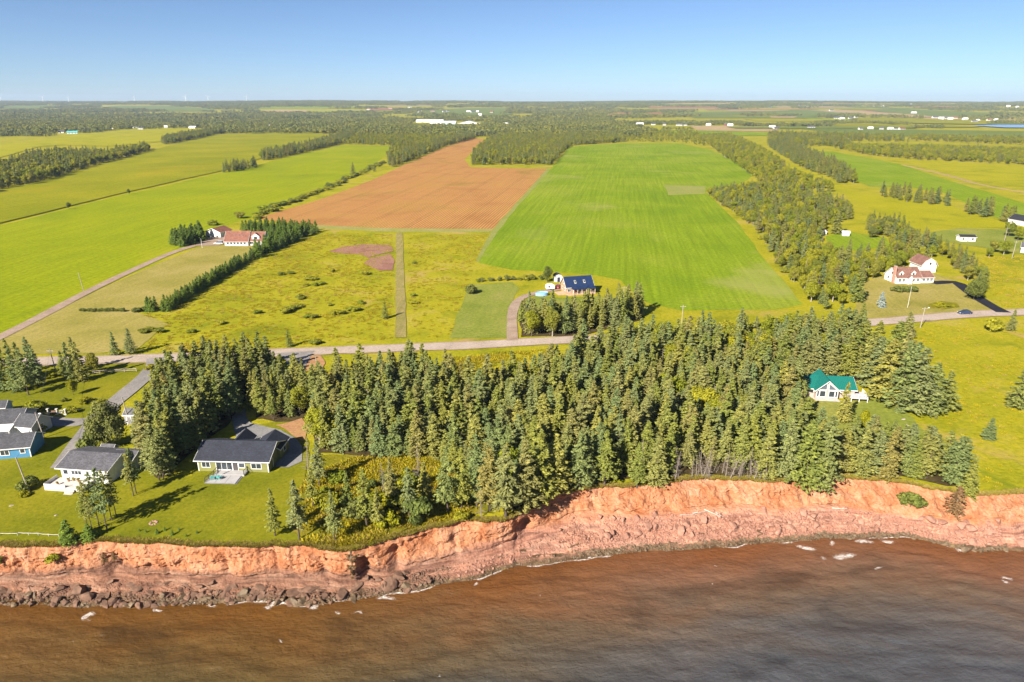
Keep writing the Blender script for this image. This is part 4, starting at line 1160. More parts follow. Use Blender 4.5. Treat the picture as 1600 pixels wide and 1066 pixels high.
# ---- blue cottage at the left
def blue_cottage():
    loc, rz, W = frame((-30, 721), (49.5, 714.5))
    r = empty('cottage', loc, rz, 'bright blue cottage with dark grey roof and white window frames', 'house')
    gable(r, 0, W, 0, 6.0, 2.5, 1.6, 'x', striped('blue_siding', (.075, .24, .42), 2, .14, .015), shingle('charcoal_shingles', (.075, .075, .085)), ov=.4)
    corner_boards(r, 0, W, 0, 2.4)
    window(r, 'F', 0, W - 1.35, 1.15, .8, .8, 0); window(r, 'F', 0, W - 4.6, .95, 1.5, .95, 1); window(r, 'F', 0, W - 8.0, .95, 1.5, .95, 1)
    door(r, 'F', 0, 1.6)
    block_rect(loc, rz, -1, W + 1, -1, 7)
blue_cottage()

def grey_house():
    loc, rz, W = frame((-45, 692), (15, 688))
    r = empty('house', loc, rz, 'pale house with charcoal roof and white porch roof behind the blue cottage', 'house')
    ch = MATS['charcoal_shingles']
    lw = striped('pale_grey_siding', (.52, .53, .55), 2, .13, .015)
    gable(r, 0, W + 1.2, 2.2, 10, 2.7, 1.9, 'x', lw, ch, ov=.35)
    MB().prism([(-.4, 2.25), (2.15, 2.75), (2.15, 2.87), (-.4, 2.37)], W - 5, W + .6, 'x').build('porch_roof', plain('white_porch_roof', (.74, .73, .72)), r)
    for x in (W - 4.8, W - 2.2, W + .4): MB().box(x - .07, x + .07, -.25, -.11, 0, 2.27).build('porch_post', trim, r)
    MB().box(W - 5, W + .6, -.4, 2.17, -.2, .18).build('porch_floor', plain('porch_boards', (.42, .38, .35)), r)
    window(r, 'F', 2.2, W - 3.4, 1.0, 1.3, 1.0, 1); door(r, 'F', 2.2, W - 1.2, z=.2)
    window(r, 'R', W + 1.2, 6, 1.1, 1.0, 1.0, 0)
    block_rect(loc, rz, -1, W + 2, -1, 11)
    loc, rz, W = frame((26, 682), (38, 683))
    W = 4.2
    g = empty('garage', loc, rz, 'small pale garage with dark roof beside the parked silver car', 'garage')
    gable(g, 0, W, 0, 5.2, 2.5, 1.7, 'x', lw, ch, ov=.3)
    window(g, 'R', W, 2.6, 1.3, .9, .8, 0); door(g, 'F', 0, W/2, 2.6, 2.1, .02, garage=True)
    block_rect(loc, rz, -1, W + 1, -1, 6)
    loc, rz, W = frame((-14, 653), (11, 651))
    s = empty('shed', loc, rz, 'pale blue-grey shed by the lane near the garden gate posts', 'shed')
    gable(s, 0, W, 0, 3.4, 2.2, 1.1, 'x', striped('shed_blue_grey', (.42, .50, .58), 2, .14, .015), ch, ov=.2)
    door(s, 'F', 0, W - 1.4, 1.6, 1.8, .05, plain('shed_door_dark', (.10, .11, .13)))
    loc, rz, W = frame((196, 664), (211, 664))
    s = empty('shed', loc, rz, 'weathered grey shed half hidden behind the big round tree', 'shed')
    gable(s, 0, W, 0, 3.0, 2.4, 1.0, 'x', striped('weathered_boards', (.30, .31, .33), 0, .16, .015), shingle('worn_grey_shingles', (.16, .155, .15)), ov=.2)
    door(s, 'F', 0, W/2, .9, 1.9, .05, plain('weathered_door', (.22, .22, .23)))
    block_rect(loc, rz, -1, W + 1, -1, 4)
grey_house()

# ---- red-roofed house and its garage
red_roof = shingle('red_brown_shingles', (.25, .10, .066))
def red_house():
    loc, rz, W = frame((351.6, 384.5), (403, 384.5))
    W += 3
    r = empty('house', loc, rz, 'white house with red-brown roof, a dormer and a long glazed porch', 'house')
    a = W * .60
    gable(r, 0, a, 0, 9, 2.4, 4.3, 'x', white_siding, red_roof, ov=.4)
    gable(r, a + .02, W, 1.0, 8.6, 2.4, 4.0, 'x', white_siding, red_roof, ov=.3, ovg=.02)
    dormer(r, a + (W - a)*.45, 3.8, 1.6, 4.6, 2.9, 1.7, 1.4, white_siding, red_roof)
    for i in range(6): window(r, 'F', 0, 1.6 + i * (a - 2.6) / 5.4, .95, 1.05, .95, 0)
    door(r, 'F', 1.0, W - 1.3); window(r, 'F', 1.0, a + 1.6, .9, 1.4, 1.1, 1)
    sk = MB()
    for i in range(3): 
        x = a*.38 + i * 1.9; y = 2.5; z = 2.4 + 4.3 * (y / 4.5) + .2
        v = MB().prism([(y - .3, z - .28), (y + .3, z + .30), (y + .3, z + .40), (y - .3, z - .18)], x - .35, x + .35, 'x').build('skylight', plain('skylight_brown', (.18, .11, .09), .3), r)
    block_rect(loc, rz, -1, W + 1, -1, 10)
    loc, rz, W = frame((322, 370), (345, 371.5))
    g = empty('garage', loc, rz, 'white gable-fronted garage with red-brown roof at the gravel drive end', 'garage')
    gable(g, 0, W, 0, 9, 2.8, 1.9, 'y', white_siding, red_roof, ov=.5)
    door(g, 'F', 0, W*.5, W*.62, 2.2, .05, garage=True)
    window(g, 'R', W, 4.5, 1.1, .9, .9, 0)
    block_rect(loc, rz, -1, W + 1, -1, 10)
red_house()

# ---- log house
def log_house():
    loc, rz, W = frame((887.4, 462), (929.4, 459))
    r = empty('log_house', loc, rz, 'timber house with steep navy roof, roof windows and pillared porch', 'house')
    logm = striped('honey_logs', (.46, .29, .17), 2, .2, .04); nav = striped('navy_metal_roof', (.016, .032, .085), 0, .4, .03, .4)
    gable(r, 0, W, 1.8, 8.6, 2.7, 3.1, 'x', logm, nav, ov=.35)
    MB().prism([(-.35, 2.12), (1.78, 2.62), (1.78, 2.76), (-.35, 2.26)], W*.17, W + .35, 'x').build('porch_roof', nav, r)
    MB().box(-.2, W + .2, -.3, 1.77, -.2, .3).build('porch_floor', plain('porch_pine', (.48, .33, .22)), r)
    for i in range(6):
        x = W*.17 + .2 + i * (W*.83 - .2) / 5; MB().box(x - .08, x + .08, -.2, -.04, .3, 2.16).build('porch_post', plain('pale_post', (.66, .52, .42)), r)
    railing(r, [(W*.45, -.12), (W, -.12)], .3, .8, plain('pale_post', (.66, .52, .42)), .3)
    for x in (W*.36, W*.70):
        y, k = 3.2, 3.1 / 3.4; z = 2.7 + k * (y - 1.8) + .2
        s = MB().prism([(y - .5, z - .5*k), (y + .5, z + .5*k), (y + .5, z + .5*k + .12), (y - .5, z - .5*k + .12)], x - .38, x + .38, 'x').build('skylight', plain('pale_frame', (.6, .58, .5)), r)
        MB().prism([(y - .38, z - .38*k + .122), (y + .38, z + .38*k + .122), (y + .38, z + .38*k + .14), (y - .38, z - .38*k + .14)], x - .27, x + .27, 'x').build('pane', GLASS, s)
    for x in (W*.1, W*.5, W*.85): window(r, 'F', 1.8, x, .9, 1.2, 1.0, 1)
    door(r, 'F', 1.8, W*.32, z=.32, mat=plain('brown_door', (.16, .07, .04)))
    for y in (3.6, 6.6): window(r, 'L', 0, y, 1.0, .9, 1.0, 0)
    window(r, 'L', 0, 5.2, 3.4, .9, 1.0, 0)
    MB().box(-3.4, -.1, 1.2, 5.6, -.2, .25).build('side_deck', plain('porch_pine', (.48, .33, .22)), r)
    block_rect(loc, rz, -4, W + 1, -2, 10)
    # shed, pool, camper
    loc, rz, W = frame((867.5, 441), (878, 440.5))
    s = empty('shed', loc, rz, 'white barn-shaped shed with dark double door behind the timber house', 'shed')
    P5 = [(-.06, 0), (.1, .62), (.5, 1), (.9, .62), (1.06, 0)]
    gable(s, 0, W, 0, 3.4, 1.9, 1.1, 'y', white_siding, shingle('black_shingles', (.03, .03, .04)), prof=P5, ov=.1, ovg=.15)
    door(s, 'F', 0, W/2, W*.42, 1.9, .05, plain('shed_door_navy', (.03, .035, .07)))
    block_rect(loc, rz, -1, W + 1, -1, 4)
    x, y, _ = G(846.5, 461.5)
    p = empty('swimming_pool', (x, y, 0), .2, 'oval blue above-ground pool beside the looping gravel drive', 'pool')
    n = 28; ring = MB()
    for (ra, rb, z0, z1, nm, mt) in ((1.0, 1.04, 0, 1.15, 'wall', plain('pool_wall', (.30, .50, .72), .4)),):
        for i in range(n):
            t0, t1 = 2*math.pi*i/n, 2*math.pi*(i+1)/n
            q = [(2.3*k*math.cos(t), 1.7*k*math.sin(t)) for k, t in ((ra, t0), (rb, t0), (rb, t1), (ra, t1))]
            ring.prism(q, z0, z1, 'z')
        ring.build(nm, mt, p)
    MB().prism([(2.29*math.cos(2*math.pi*i/n), 1.69*math.sin(2*math.pi*i/n)) for i in range(n)], .4, .98, 'z').build('water', plain('pool_water', (.30, .58, .80), .08, .1), p)
    x, y, _ = G(859.5, 453)
    c = empty('camper_trailer', (x, y, 0), .25, 'small rounded white camper trailer parked by the timber house', 'trailer')
    MB().prism([(-1.6, .5), (1.6, .5), (1.75, 1.1), (1.55, 2.0), (1.0, 2.35), (-1.0, 2.35), (-1.55, 2.0), (-1.75, 1.1)], -.95, .95, 'y').build('body', plain('gelcoat_white', (.78, .77, .78), .3, .04), c, bevel=.08)
    MB().box(-1.0, -.3, -.99, -.955, 1.2, 1.8).build('window', GLASS, c); MB().box(.3, .9, -.98, -.955, .55, 2.0).build('door', plain('camper_door', (.6, .6, .62), .4), c)
    for q in (-1, 1): MB().tube((0, q*.80, .33), (0, q*1.0, .33), .33, n=14).build('wheel', plain('tyre_rubber', (.02, .02, .02), .9), c)
    MB().tube((1.6, 0, .5), (2.6, 0, .42), .06, n=5).build('hitch', plain('dark_iron', (.05, .05, .05)), c)
log_house()

# ---- white Cape Cod house and barn
def cape_house():
    loc, rz, _ = frame((1400, 444), (1460.6, 442.8))
    r = empty('house', loc, rz, 'white house with brown roof, two dormers and red brick end chimney', 'house')
    br = shingle('brown_shingles', (.24, .12, .09))
    W, V = 10.2, 15.9
    gable(r, 0, W, 0, 8.2, 2.5, 3.3, 'x', white_siding, br, ov=.3)
    gable(r, W + .02, V, .4, 7.2, 2.35, 1.9, 'x', white_siding, br, ov=.3, ovg=.02)
    for x in (2.1, 7.2): dormer(r, x, 1.7, .9, 3.4, 3.15, 1.1, .8, white_siding, br)
    gable(r, 4.1, 5.9, -1.1, .3, 2.4, 1.0, 'y', white_siding, br, ov=.2)
    door(r, 'F', -1.1, 5.0, .95, 2.05, .1, plain('pale_door', (.5, .5, .54)))
    for x in (1.3, 2.9, 7.0, 8.8): window(r, 'F', 0, x, .9, .95, 1.15, 1)
    for x in (11.6, 13.2, 14.8): window(r, 'F', .4, x, .95, 1.0, 1.0, 1)
    window(r, 'L', 0, 5.6, 1.0, .9, 1.1, 0); window(r, 'L', 0, 3.4, 3.3, .8, 1.0, 0)
    chimney(r, -.36, 1.6, -.2, 6.9, .68, 1.2, brick_m)
    block_rect(loc, rz, -2, V + 1, -3, 9)
    loc, rz, W = frame((1438.5, 426), (1461.5, 426))
    b = empty('barn', loc, rz, 'white gambrel-roofed barn standing behind the white dormered house', 'barn')
    gable(b, 0, W, 0, 9, 2.9, 3.2, 'y', white_siding, br, prof=[(-.07, -.02), (.16, .62), (.5, 1), (.84, .62), (1.07, -.02)], ovg=.35)
    window(b, 'F', 0, W*.55, 3.3, .9, 1.1, 0); door(b, 'F', 0, W*.5, W*.5, 2.2, .05, garage=True)
    block_rect(loc, rz, -1, W + 1, -1, 10)
cape_house()

# ---- teal-roofed cottage
def teal_cottage():
    loc, rz, W = frame((1254, 619), (1334, 623))
    r = empty('cottage', loc, rz, 'cottage with bright teal metal roof and tall white-framed gable windows', 'house')
    tm = striped('teal_metal_roof', (.012, .145, .118), 0, .42, .035, .38, .06)
    sd = striped('grey_shingle_wall', (.44, .36, .31), 2, .16, .015)
    gable(r, 0, W, 0, 7.6, 2.35, 1.75, 'x', sd, tm, ov=.45)
    gx = W*.43; gw = 2.6
    gable(r, gx - gw, gx + gw, -1.4, 6.2, 2.45, 2.35, 'y', sd, striped('teal_metal_gable', (.012, .145, .118), 1, .42, .035, .38, .06), ov=.4)
    for s in (-1, 1):
        window(r, 'F', -1.4, gx + s*1.05, .75, 1.25, 1.45, 0, fw=.14)
        window(r, 'F', -1.4, gx + s*2.12, .75, .42, 1.45, 0, fw=.12)
        tri = [(gx + s*.28, 2.62), (gx + s*2.05, 2.62), (gx + s*.28, 4.1)]
        t = MB().prism([(gx + s*.16, 2.5), (gx + s*2.3, 2.5), (gx + s*.16, 4.32)], -1.46, -1.403, 'y').build('gable_window', trim, r)
        MB().prism(tri, -1.49, -1.462, 'y').build('pane', glass('sky_glass', (.10, .12, .15)), t)
    window(r, 'F', 0, W*.13, 1.25, 1.6, .7, 1); window(r, 'F', 0, W*.85, 1.1, 1.1, 1.0, 0)
    MB().box(.6, gx - gw - .1, -1.5, -.05, -.2, .25).build('side_deck', plain('deck_sand', (.52, .44, .38)), r)
    MB().box(gx - gw - .2, gx + gw + .2, -2.6, -1.42, -.2, .2).build('front_deck', plain('deck_lilac_grey', (.50, .44, .44)), r)
    d = MB().box(W - 1.6, W + 2.4, -2.4, 1.9, .95, 1.1).build('raised_deck', striped('lilac_deck_boards', (.56, .52, .54), 0, .14, .01), r)
    for x, y in ((W - 1.4, -2.3), (W + .4, -2.3), (W + 2.3, -2.3), (W + 2.3, 1.6)): MB().box(x - .07, x + .07, y - .07, y + .07, -.2, .95).build('deck_post', trim, d)
    rr = railing(r, [(W + .1, -2.35), (W + 2.35, -2.35), (W + 2.35, 1.8)], 1.1, .85, trim, .3)
    block_rect(loc, rz, -1.2, W + 3, -3.5, 8.6)
    BLOCK.append(wpoly([(1275, 626), (1340, 626), (1352, 620), (1370, 640), (1335, 658), (1290, 652)]))
teal_cottage()

# ---- outlying sheds and the houses at the right margin
def small_building(name, p0, p1, D, hw, rise, label, cat, roof, axis='x', wall=None, extra=True, Wmin=None):
    loc, rz, W = frame(p0, p1)
    if Wmin: W = max(W, Wmin)
    r = empty(name, loc, rz, label, cat)
    gable(r, 0, W, 0, D, hw, rise, axis, wall or white_siding, roof, ov=.3)
    if extra:
        door(r, 'F', 0, W*.5, min(1.0, W*.4), 1.9, .05, plain('grey_door', (.4, .4, .42)))
        if W > 5: window(r, 'F', 0, W*.2, .9, 1.0, .9, 0); window(r, 'F', 0, W*.8, .9, 1.0, .9, 0)
    block_rect(loc, rz, -1, W + 1, -1, D + 1)
    return r
small_building('shed', (1499.5, 377.5), (1524, 378), 4.2, 2.3, .9, 'long low white shed with dark roof alone on the mown grass', 'shed', MATS['black_shingles'])
small_building('house', (1574, 349), (1612, 356), 8, 2.8, 2.6, 'white house with black roof beside the spruce windbreak', 'house', MATS['black_shingles'])
small_building('house', (1594, 395), (1625, 398), 7, 2.7, 2.0, 'white house beyond the utility poles at the pale lawn', 'house', MATS['grey_shingles'])
small_building('garden_hut', (1285, 367), (1291, 367.5), 2.2, 2.0, .9, 'tiny white hut with pinkish roof at the wood edge', 'hut', red_roof, 'y')
small_building('shed', (1316, 369), (1327, 369.5), 3, 1.9, .7, 'small pale open-fronted shed beside the dark lone spruce', 'shed', plain('pale_tin', (.55, .58, .62), .4), 'x', plain('pale_blue_boards', (.55, .60, .66)))

# ---- potato warehouses and the houses far off
tin = striped('white_tin_roof', (.80, .80, .80), 0, 1.2, .05, .45, .03)
for (x0, x1, yb, dep, hw, rise, lab, wl) in ((650, 672, 191.5, 40, 6, 4, 'long white warehouse at the end of the far row', white_siding), (671, 692, 193.5, 40, 8, 5.5, 'white warehouse with steep pale roof in the far row', white_siding),
                                         (690, 712, 195, 42, 7, 4.5, 'white-roofed warehouse with pale teal end wall', plain('pale_teal_wall', (.42, .60, .55))), (715, 749, 197.5, 50, 7.5, 8, 'largest white warehouse with broad pitched roof', white_siding)):
    x, y, z = G(x0, yb); x2, y2, z2 = G(x1, yb)
    e = empty('warehouse', (x, y, z), 0, lab, 'warehouse')
    W = x2 - x
    gable(e, 0, W, 0, dep, hw, rise, 'x' if wl is not white_siding or x0 < 715 else 'y', wl, tin, ov=.8, base=-3, th=.4)
    MB().box(W*.4, W*.4 + 6, -.12, -.01, 0, 5).build('sliding_door', plain('grey_door', (.4, .4, .42)), e)
def far_house_proto(wall, roof):
    w = MB().prism([(0, -2), (8, -2), (8, 3.2), (4, 6.4), (0, 3.2)], 0, 1, 'x').mesh('wall', wall)
    r = MB().prism([(-.5, 2.85), (4, 6.42), (8.5, 2.85), (8.5, 3.1), (4, 6.75), (-.5, 3.1)], -.03, 1.03, 'x').mesh('roof', roof)
    n = MB()
    for c in (.2, .5, .8): n.box(c - .05, c + .05, -.06, -.01, .9, 2.3)
    n2 = n.mesh('window', GLASS)
    return w, r, n2
PROTO = [far_house_proto(white, MATS['grey_shingles']), far_house_proto(white, MATS['charcoal_shingles']), far_house_proto(white, red_roof), far_house_proto(plain('cream_wall', (.7, .64, .52)), MATS['brown_shingles']),
         far_house_proto(white, plain('teal_tin', (.10, .42, .40), .4)), far_house_proto(plain('dark_red_wall', (.34, .05, .04)), MATS['grey_shingles']), far_house_proto(white, tin)]
FLAB = ['white house with grey roof among the far fields', 'white house with dark roof among the far fields', 'white house with red roof among the far fields', 'cream house with brown roof among the far fields',
        'white house with teal roof at the yellow field edge', 'dark red barn beside the far road', 'white farm building with pale roof among the far fields']
FARH = [(95,208,8,1),(112,209.5,14,4),(172,201.5,8,0),(213,200.5,11,0),(220,202.5,9,1),(259,200,5,6),(302,201,17,6),(378,201.5,9,0),(417,199,9,6),(452,183,6,0),(463,183.5,5,1),(576,172,6,3),(610,170.5,6,3),(640,170,6,6),(655,176,9,6),(676,175,6,3),
        (695,176,5,0),(700,175,4,1),(732,176,6,6),(740,176.5,8,0),(746,176,4,6),(768,177,5,2),(750,181,5,6),(776,195,6,1),(790,195.5,8,6),(797,196,5,0),(857,194.5,8,6),(927,194,6,0),(970,195,7,3),(1000,195.5,11,6),(1021,195.5,6,1),(1038,196,5,0),
        (1061,196.5,10,0),(1070,196.5,7,1),(1108,196.5,7,6),(1133,196.5,4,5),(1141,197,8,6),(1206,200,9,6),(1215,202,10,0),(1267,200.5,11,0),(1308,186,10,1),(1318,187,8,6),(1330,186.5,7,0),(1340,184,6,1),(1346,203,6,0),(1362,202,8,6),(1377,202.5,6,0),
        (1392,203,8,6),(1400,203,6,1),(1412,203,11,2),(1428,178,10,6),(1462,185,8,0),(1470,186.5,7,6),(1478,186.5,8,0),(1485,187,7,6),(1492,186,6,3),(1511,187.5,9,6),(1523,191.5,8,0),(1531,190,6,6),(1547,189,7,3),(1575,184,9,0),(1558,189,6,6),
        (1367,166,8,6),(1380,167,6,6),(1250,166,6,0),(1425,164.5,6,6),(1520,166,8,6),(1575,167,8,6),(1592,168,7,6),(1122,165.5,9,6),(1135,165.5,6,6),(1185,165,6,6),(1205,168,5,0),(1300,174,6,0)]
HOUSE_SPOTS = []
for (px, py, w, k) in FARH:
    x, y, z = G(px, py)
    Wm = min(26, max(9, w * depth(x, y, z) / F))
    e = empty('farmhouse', (x - Wm/2, y, z), float(rng.uniform(-.5, .5)), FLAB[k], 'house', 'houses among the far fields')
    HOUSE_SPOTS.append((x, y, Wm))
    sc = min(1.7, max(1.0, y / 2200))
    for nm, me in zip(('wall', 'roof', 'window'), PROTO[k]):
        o = link(nm, me, None, e); o.scale = (Wm, sc, sc)

# ---- wind turbines on the far ridge
tw = plain('turbine_white', (.80, .80, .82), .5, .03)
tower = MB().tube((0, 0, -30), (0, 0, 62), 2.6, 1.5, 12).mesh('tower', tw, True)
nac = MB().box(-1.9, 1.9, -4, 4.5, 62.1, 66).mesh('nacelle', tw, bevel=.5)
hub = MB().blob((0, -5.2, 64), (1.8, 1.8, 1.8), 0, 1).mesh('hub', tw, True)
bl = MB().prism([(-.7, 1.0), (.7, 1.0), (1.5, 7), (.25, 36), (-.25, 36), (-1.0, 7)], -.35, .35, 'y').mesh('blade', tw)
for i, (px, a) in enumerate(((2, .4), (68, .9), (108, .2), (211, 0.05), (291, .6), (326, 1.2), (386, .3))):
    u = (px - 800) / F / (math.cos(PITCH) + (371/F) * math.sin(PITCH))
    y = 8300 + 250 * (i % 3); x = u * y
    e = empty('wind_turbine', (x, y, float(terrain(x, y))), .3 * (i % 4), 'tall white three-bladed wind turbine on the wooded ridge', 'wind turbine', 'wind turbines on the ridge')
    for nm, me in (('tower', tower), ('nacelle', nac), ('hub', hub)): link(nm, me, None, e)
    for k in range(3):
        b = link('blade', bl, None, e); b.location = (0, -5.2, 64); b.rotation_euler = (0, a + k * 2 * math.pi / 3, 0)
# ------------------------------------------------------------------ poles, wires, cars, small things
wood_pole = plain('weathered_pole', (.36, .31, .26), .9, .2, 2.)
iron = plain('dark_iron', (.05, .05, .05), .5)
POLE_TOP = {}
def utility_pole(key, px, py, hpx, label, arm=True, lamp=False, lean=0.0, r=.14, mat=None, cross=0.0):
    x, y, z = G(px, py); h = px_to_m(hpx, x, y)
    e = empty('utility_pole', (x, y, z), cross, label, 'utility pole')
    tip = (lean * h, 0, h)
    MB().tube((0, 0, -.5), tip, r, r * .7, 8).build('post', mat or wood_pole, e)
    if arm:
        MB().box(tip[0] - .9, tip[0] + .9, -.18, -.06, h - .55, h - .42).build('crossarm', wood_pole, e)
        for k in (-.8, 0, .8):
            MB().tube((tip[0] + k, -.12, h - .42), (tip[0] + k, -.12, h - .22), .05, .03, 6).build('insulator', plain('porcelain', (.5, .5, .48), .3), e)
    if lamp:
        MB().tube((tip[0], 0, h - .3), (tip[0] + 1.0, -.2, h - .1), .03, n=5).build('lamp_arm', iron, e)
        MB().blob((tip[0] + 1.1, -.2, h - .15), (.32, .2, .14), 0, 1).build('lamp_head', plain('lamp_pale', (.75, .74, .72), .4), e)
    POLE_TOP[key] = (x + tip[0] * math.cos(cross), y + tip[0] * math.sin(cross), z + h - .2)
    return e
utility_pole('drive', 131, 455, 29, 'leaning pale utility pole beside the long gravel driveway', False, lean=-.10)
utility_pole('road_w', 88, 582, 37, 'grey utility pole between the roadside spruces', True, lean=-.05)
utility_pole('lane', 69.5, 685, 41, 'pale utility pole with street lamp beside the lane fork', False, True, lean=-.10)
utility_pole('shed', 203, 664, 44, 'pale utility pole in front of the weathered grey shed', False, lean=-.08)
utility_pole('lawn', 46, 768, 54, 'tall weathered utility pole on the lawn below the blue cottage', False, lean=-.12)
utility_pole('fork', 497, 586, 29, 'thin pale utility pole at the paved drive entrance', False, lean=-.04)
utility_pole('field', 974, 471, 23, 'pale utility pole beside the timber house lawn', True)
utility_pole('crop', 1065, 507, 30, 'utility pole at the front margin of the green crop field', True)
utility_pole('cape', 1438, 512, 32, 'utility pole with white transformer across from the tan lawn', True, True, lean=.03)
utility_pole('far1', 1569, 378, 22, 'utility pole near the white shed and spruce windbreak', True)
utility_pole('far2', 1581, 404, 27, 'utility pole standing by the round bushes on pale grass', True, lean=.03)
utility_pole('house', 316, 388, 15, 'short white post beside the red-roofed house drive', False, r=.10, mat=white)
def wire(a, b, label, sag=1.0):
    p, q = Vector(POLE_TOP[a]), Vector(POLE_TOP[b]) if isinstance(b, str) else Vector(b)
    mb = MB(); n = 14; pr = None
    for i in range(n + 1):
        t = i / n; c = p.lerp(q, t) - Vector((0, 0, sag * 4 * t * (1 - t)))
        if pr is not None: mb.tube(pr, c, .022, n=4)
        pr = c
    tag(mb.build('overhead_wire', plain('wire_black', (.10, .10, .10), .5)), label, 'wire', 'overhead wires')
wire('road_w', 'fork', 'thin overhead wire between the roadside poles', 1.4)
wire('road_w', 'lane', 'thin overhead wire from the roadside pole to the lamp pole', 1.0)
wire('lane', 'shed', 'thin overhead wire from the lamp pole to the shed pole', .8)
wire('lane', 'lawn', 'thin overhead wire from the lamp pole down to the lawn pole', .8)
wire('crop', 'cape', 'thin overhead wire from crop field pole to tan lawn pole', 1.6)
wire('far1', 'far2', 'thin overhead wire between the two poles near the white shed', .6)

x, y, _ = G(1418, 481)
e = empty('flagpole', (x, y, 0), 0, 'thin white flagpole on the tan lawn of the white house', 'flagpole')
MB().tube((0, 0, -.2), (0, 0, 7.5), .06, .035, 8).build('pole', white, e); MB().blob((0, 0, 7.56), (.09, .09, .09), 0, 1).build('finial', white, e)

rubber = plain('tyre_rubber', (.02, .02, .02), .9)
def car(px, py, rz, paint, label, L=4.5, suv=False, dz=.06):
    x, y, z = G(px, py)
    e = empty('parked_car', (x, y, z + dz), rz, label, 'car')
    Wd = .86; hL = L / 2; rf = 1.72 if suv else 1.42
    body = MB().prism([(-hL, .38), (-hL + .1, .82), (-hL + .25, .95), (hL * .42, .98), (hL - .25, .80), (hL - .02, .62), (hL, .36), (hL - .3, .24), (-hL + .3, .24)], -Wd, Wd, 'y')
    body.build('body', paint, e, bevel=.07)
    c0, c1, c2, c3 = (-hL + .2, -hL + .45, hL * .15, hL * .46) if suv else (-hL + .45, -hL + 1.05, hL * .10, hL * .46)
    vs = []
    for s in (-1, 1):
        vs += [(c0, s*Wd*.96, .93), (c3, s*Wd*.96, .95), (c2, s*Wd*.78, rf), (c1, s*Wd*.78, rf)]
    MB().add(vs, [(0,1,2,3), (7,6,5,4), (3,2,6,7), (0,3,7,4), (1,5,6,2), (0,4,5,1)]).build('windows', GLASS, e)
    MB().prism([(c1 - .05, rf - .03), (c2 + .08, rf - .03), (c2 - .05, rf + .05), (c1 + .08, rf + .05)], -Wd*.80, Wd*.80, 'y').build('roof_panel', paint, e, bevel=.02)
    for sx_ in (-1, 1):
        for sy_ in (-1, 1):
            w = MB().tube((sx_*hL*.62, sy_*(Wd - .16), .32), (sx_*hL*.62, sy_*(Wd + .03), .32), .32, n=16).build('wheel', rubber, e)
            MB().tube((sx_*hL*.62, sy_*(Wd + .032), .32), (sx_*hL*.62, sy_*(Wd + .045), .32), .19, n=12).build('rim', plain('alloy', (.5, .5, .52), .3, metallic=.8), w)
        MB().box(*sorted((hL - .12, hL + .01)), *sorted((sx_*.45, sx_*.8)), .6, .74).build('headlight', plain('lamp_clear', (.75, .75, .75), .1), e)
        MB().box(*sorted((-hL - .01, -hL + .1)), *sorted((sx_*.5, sx_*.82)), .68, .84).build('tail_light', plain('tail_red', (.35, .01, .01), .3), e)
def paintm(n, c): return plain(n, c, .22, .03, spec=.6)
car(1507, 491, math.pi + .10, paintm('blue_paint', (.03, .05, .12)), 'dark blue car driving on the road past the tan lawn')
car(54, 677, -.6, paintm('silver_paint', (.42, .43, .45)), 'silver car parked in the shade of the small pale garage', 4.3)
car(342, 382, math.pi, paintm('white_paint_car', (.62, .62, .62)), 'white sport utility car parked beside the red-roofed house', 4.7, True)
car(872.5, 450.5, 1.2, paintm('red_paint', (.35, .02, .02)), 'small red car parked at the timber house gable', 4.0)

# rail fence along the lawn by the road, and white rope fence on the cliff edge
def fence(pts, hgt, label, mat, post_gap, rails, r=.05, name='rail_fence', bend=0.0):
    P = [Vector((*G(*p)[:2], 0)) for p in pts]
    e = empty(name, P[0], 0, label, 'fence'); o = P[0]
    for a, b in zip(P[:-1], P[1:]):
        n = max(1, round((b - a).length / post_gap)); prev = None
        for i in range(n + 1):
            c = a.lerp(b, i / n) - o; c.x += random.uniform(-.1, .1); c.y += random.uniform(-bend, bend)
            MB().tube(c - Vector((0, 0, .3)), c + Vector((0, 0, hgt * random.uniform(.92, 1.05))), r, r * .9, 6).build('post', mat, e)
            if prev is not None:
                for k in rails:
                    m_ = (prev + c) / 2; m_.z = hgt * k - bend * .15
                    MB().tube(prev + Vector((0, 0, hgt * k)), m_, r * .8, n=5).tube(m_, c + Vector((0, 0, hgt * k)), r * .8, n=5).build('rail', mat, e)
            prev = c
fence([(137, 586), (176, 582.5), (214, 581)], 1.0, 'weathered wooden rail fence along the lawn beside the road', plain('fence_wood', (.42, .35, .26), .9), 2.6, (.45, .9), .09)
fence([(-60, 838), (0, 837), (30, 836), (60, 837.5), (93, 839)], .55, 'low white rope fence along the grassy cliff edge', plain('rope_white', (.66, .62, .56), .9), 2.1, (.85,), .045, 'rope_fence', .25)

# garden with pillars by the lane
st = plain('white_stone', (.66, .62, .55), .9, .15, 3)
for i, (px, py) in enumerate(((76, 648), (90, 648), (103, 648.5))):
    x, y, _ = G(px, py)
    e = empty('garden_pillar', (x, y, 0), 0, 'white stone pillar with plinth and cap in the lane garden', 'pillar', 'garden pillars by the lane')
    MB().box(-.3, .3, -.3, .3, -.1, .25).build('plinth', st, e); MB().tube((0, 0, .25), (0, 0, 1.35), .17, .14, 10).build('shaft', st, e); MB().box(-.24, .24, -.24, .24, 1.352, 1.5).build('cap', st, e)
x, y, _ = G(83, 647.5)
e = empty('garden_bench', (x, y, 0), .05, 'brown plank bench between the white garden pillars', 'bench')
MB().box(-.7, .7, -.2, .2, .42, .48).build('seat', plain('bench_wood', (.20, .12, .08)), e); MB().box(-.7, .7, .2, .25, .5, .85).build('backrest', MATS['bench_wood'], e)
for k in (-.55, .55): MB().box(k - .05, k + .05, -.18, .18, 0, .42).build('leg', MATS['bench_wood'], e)
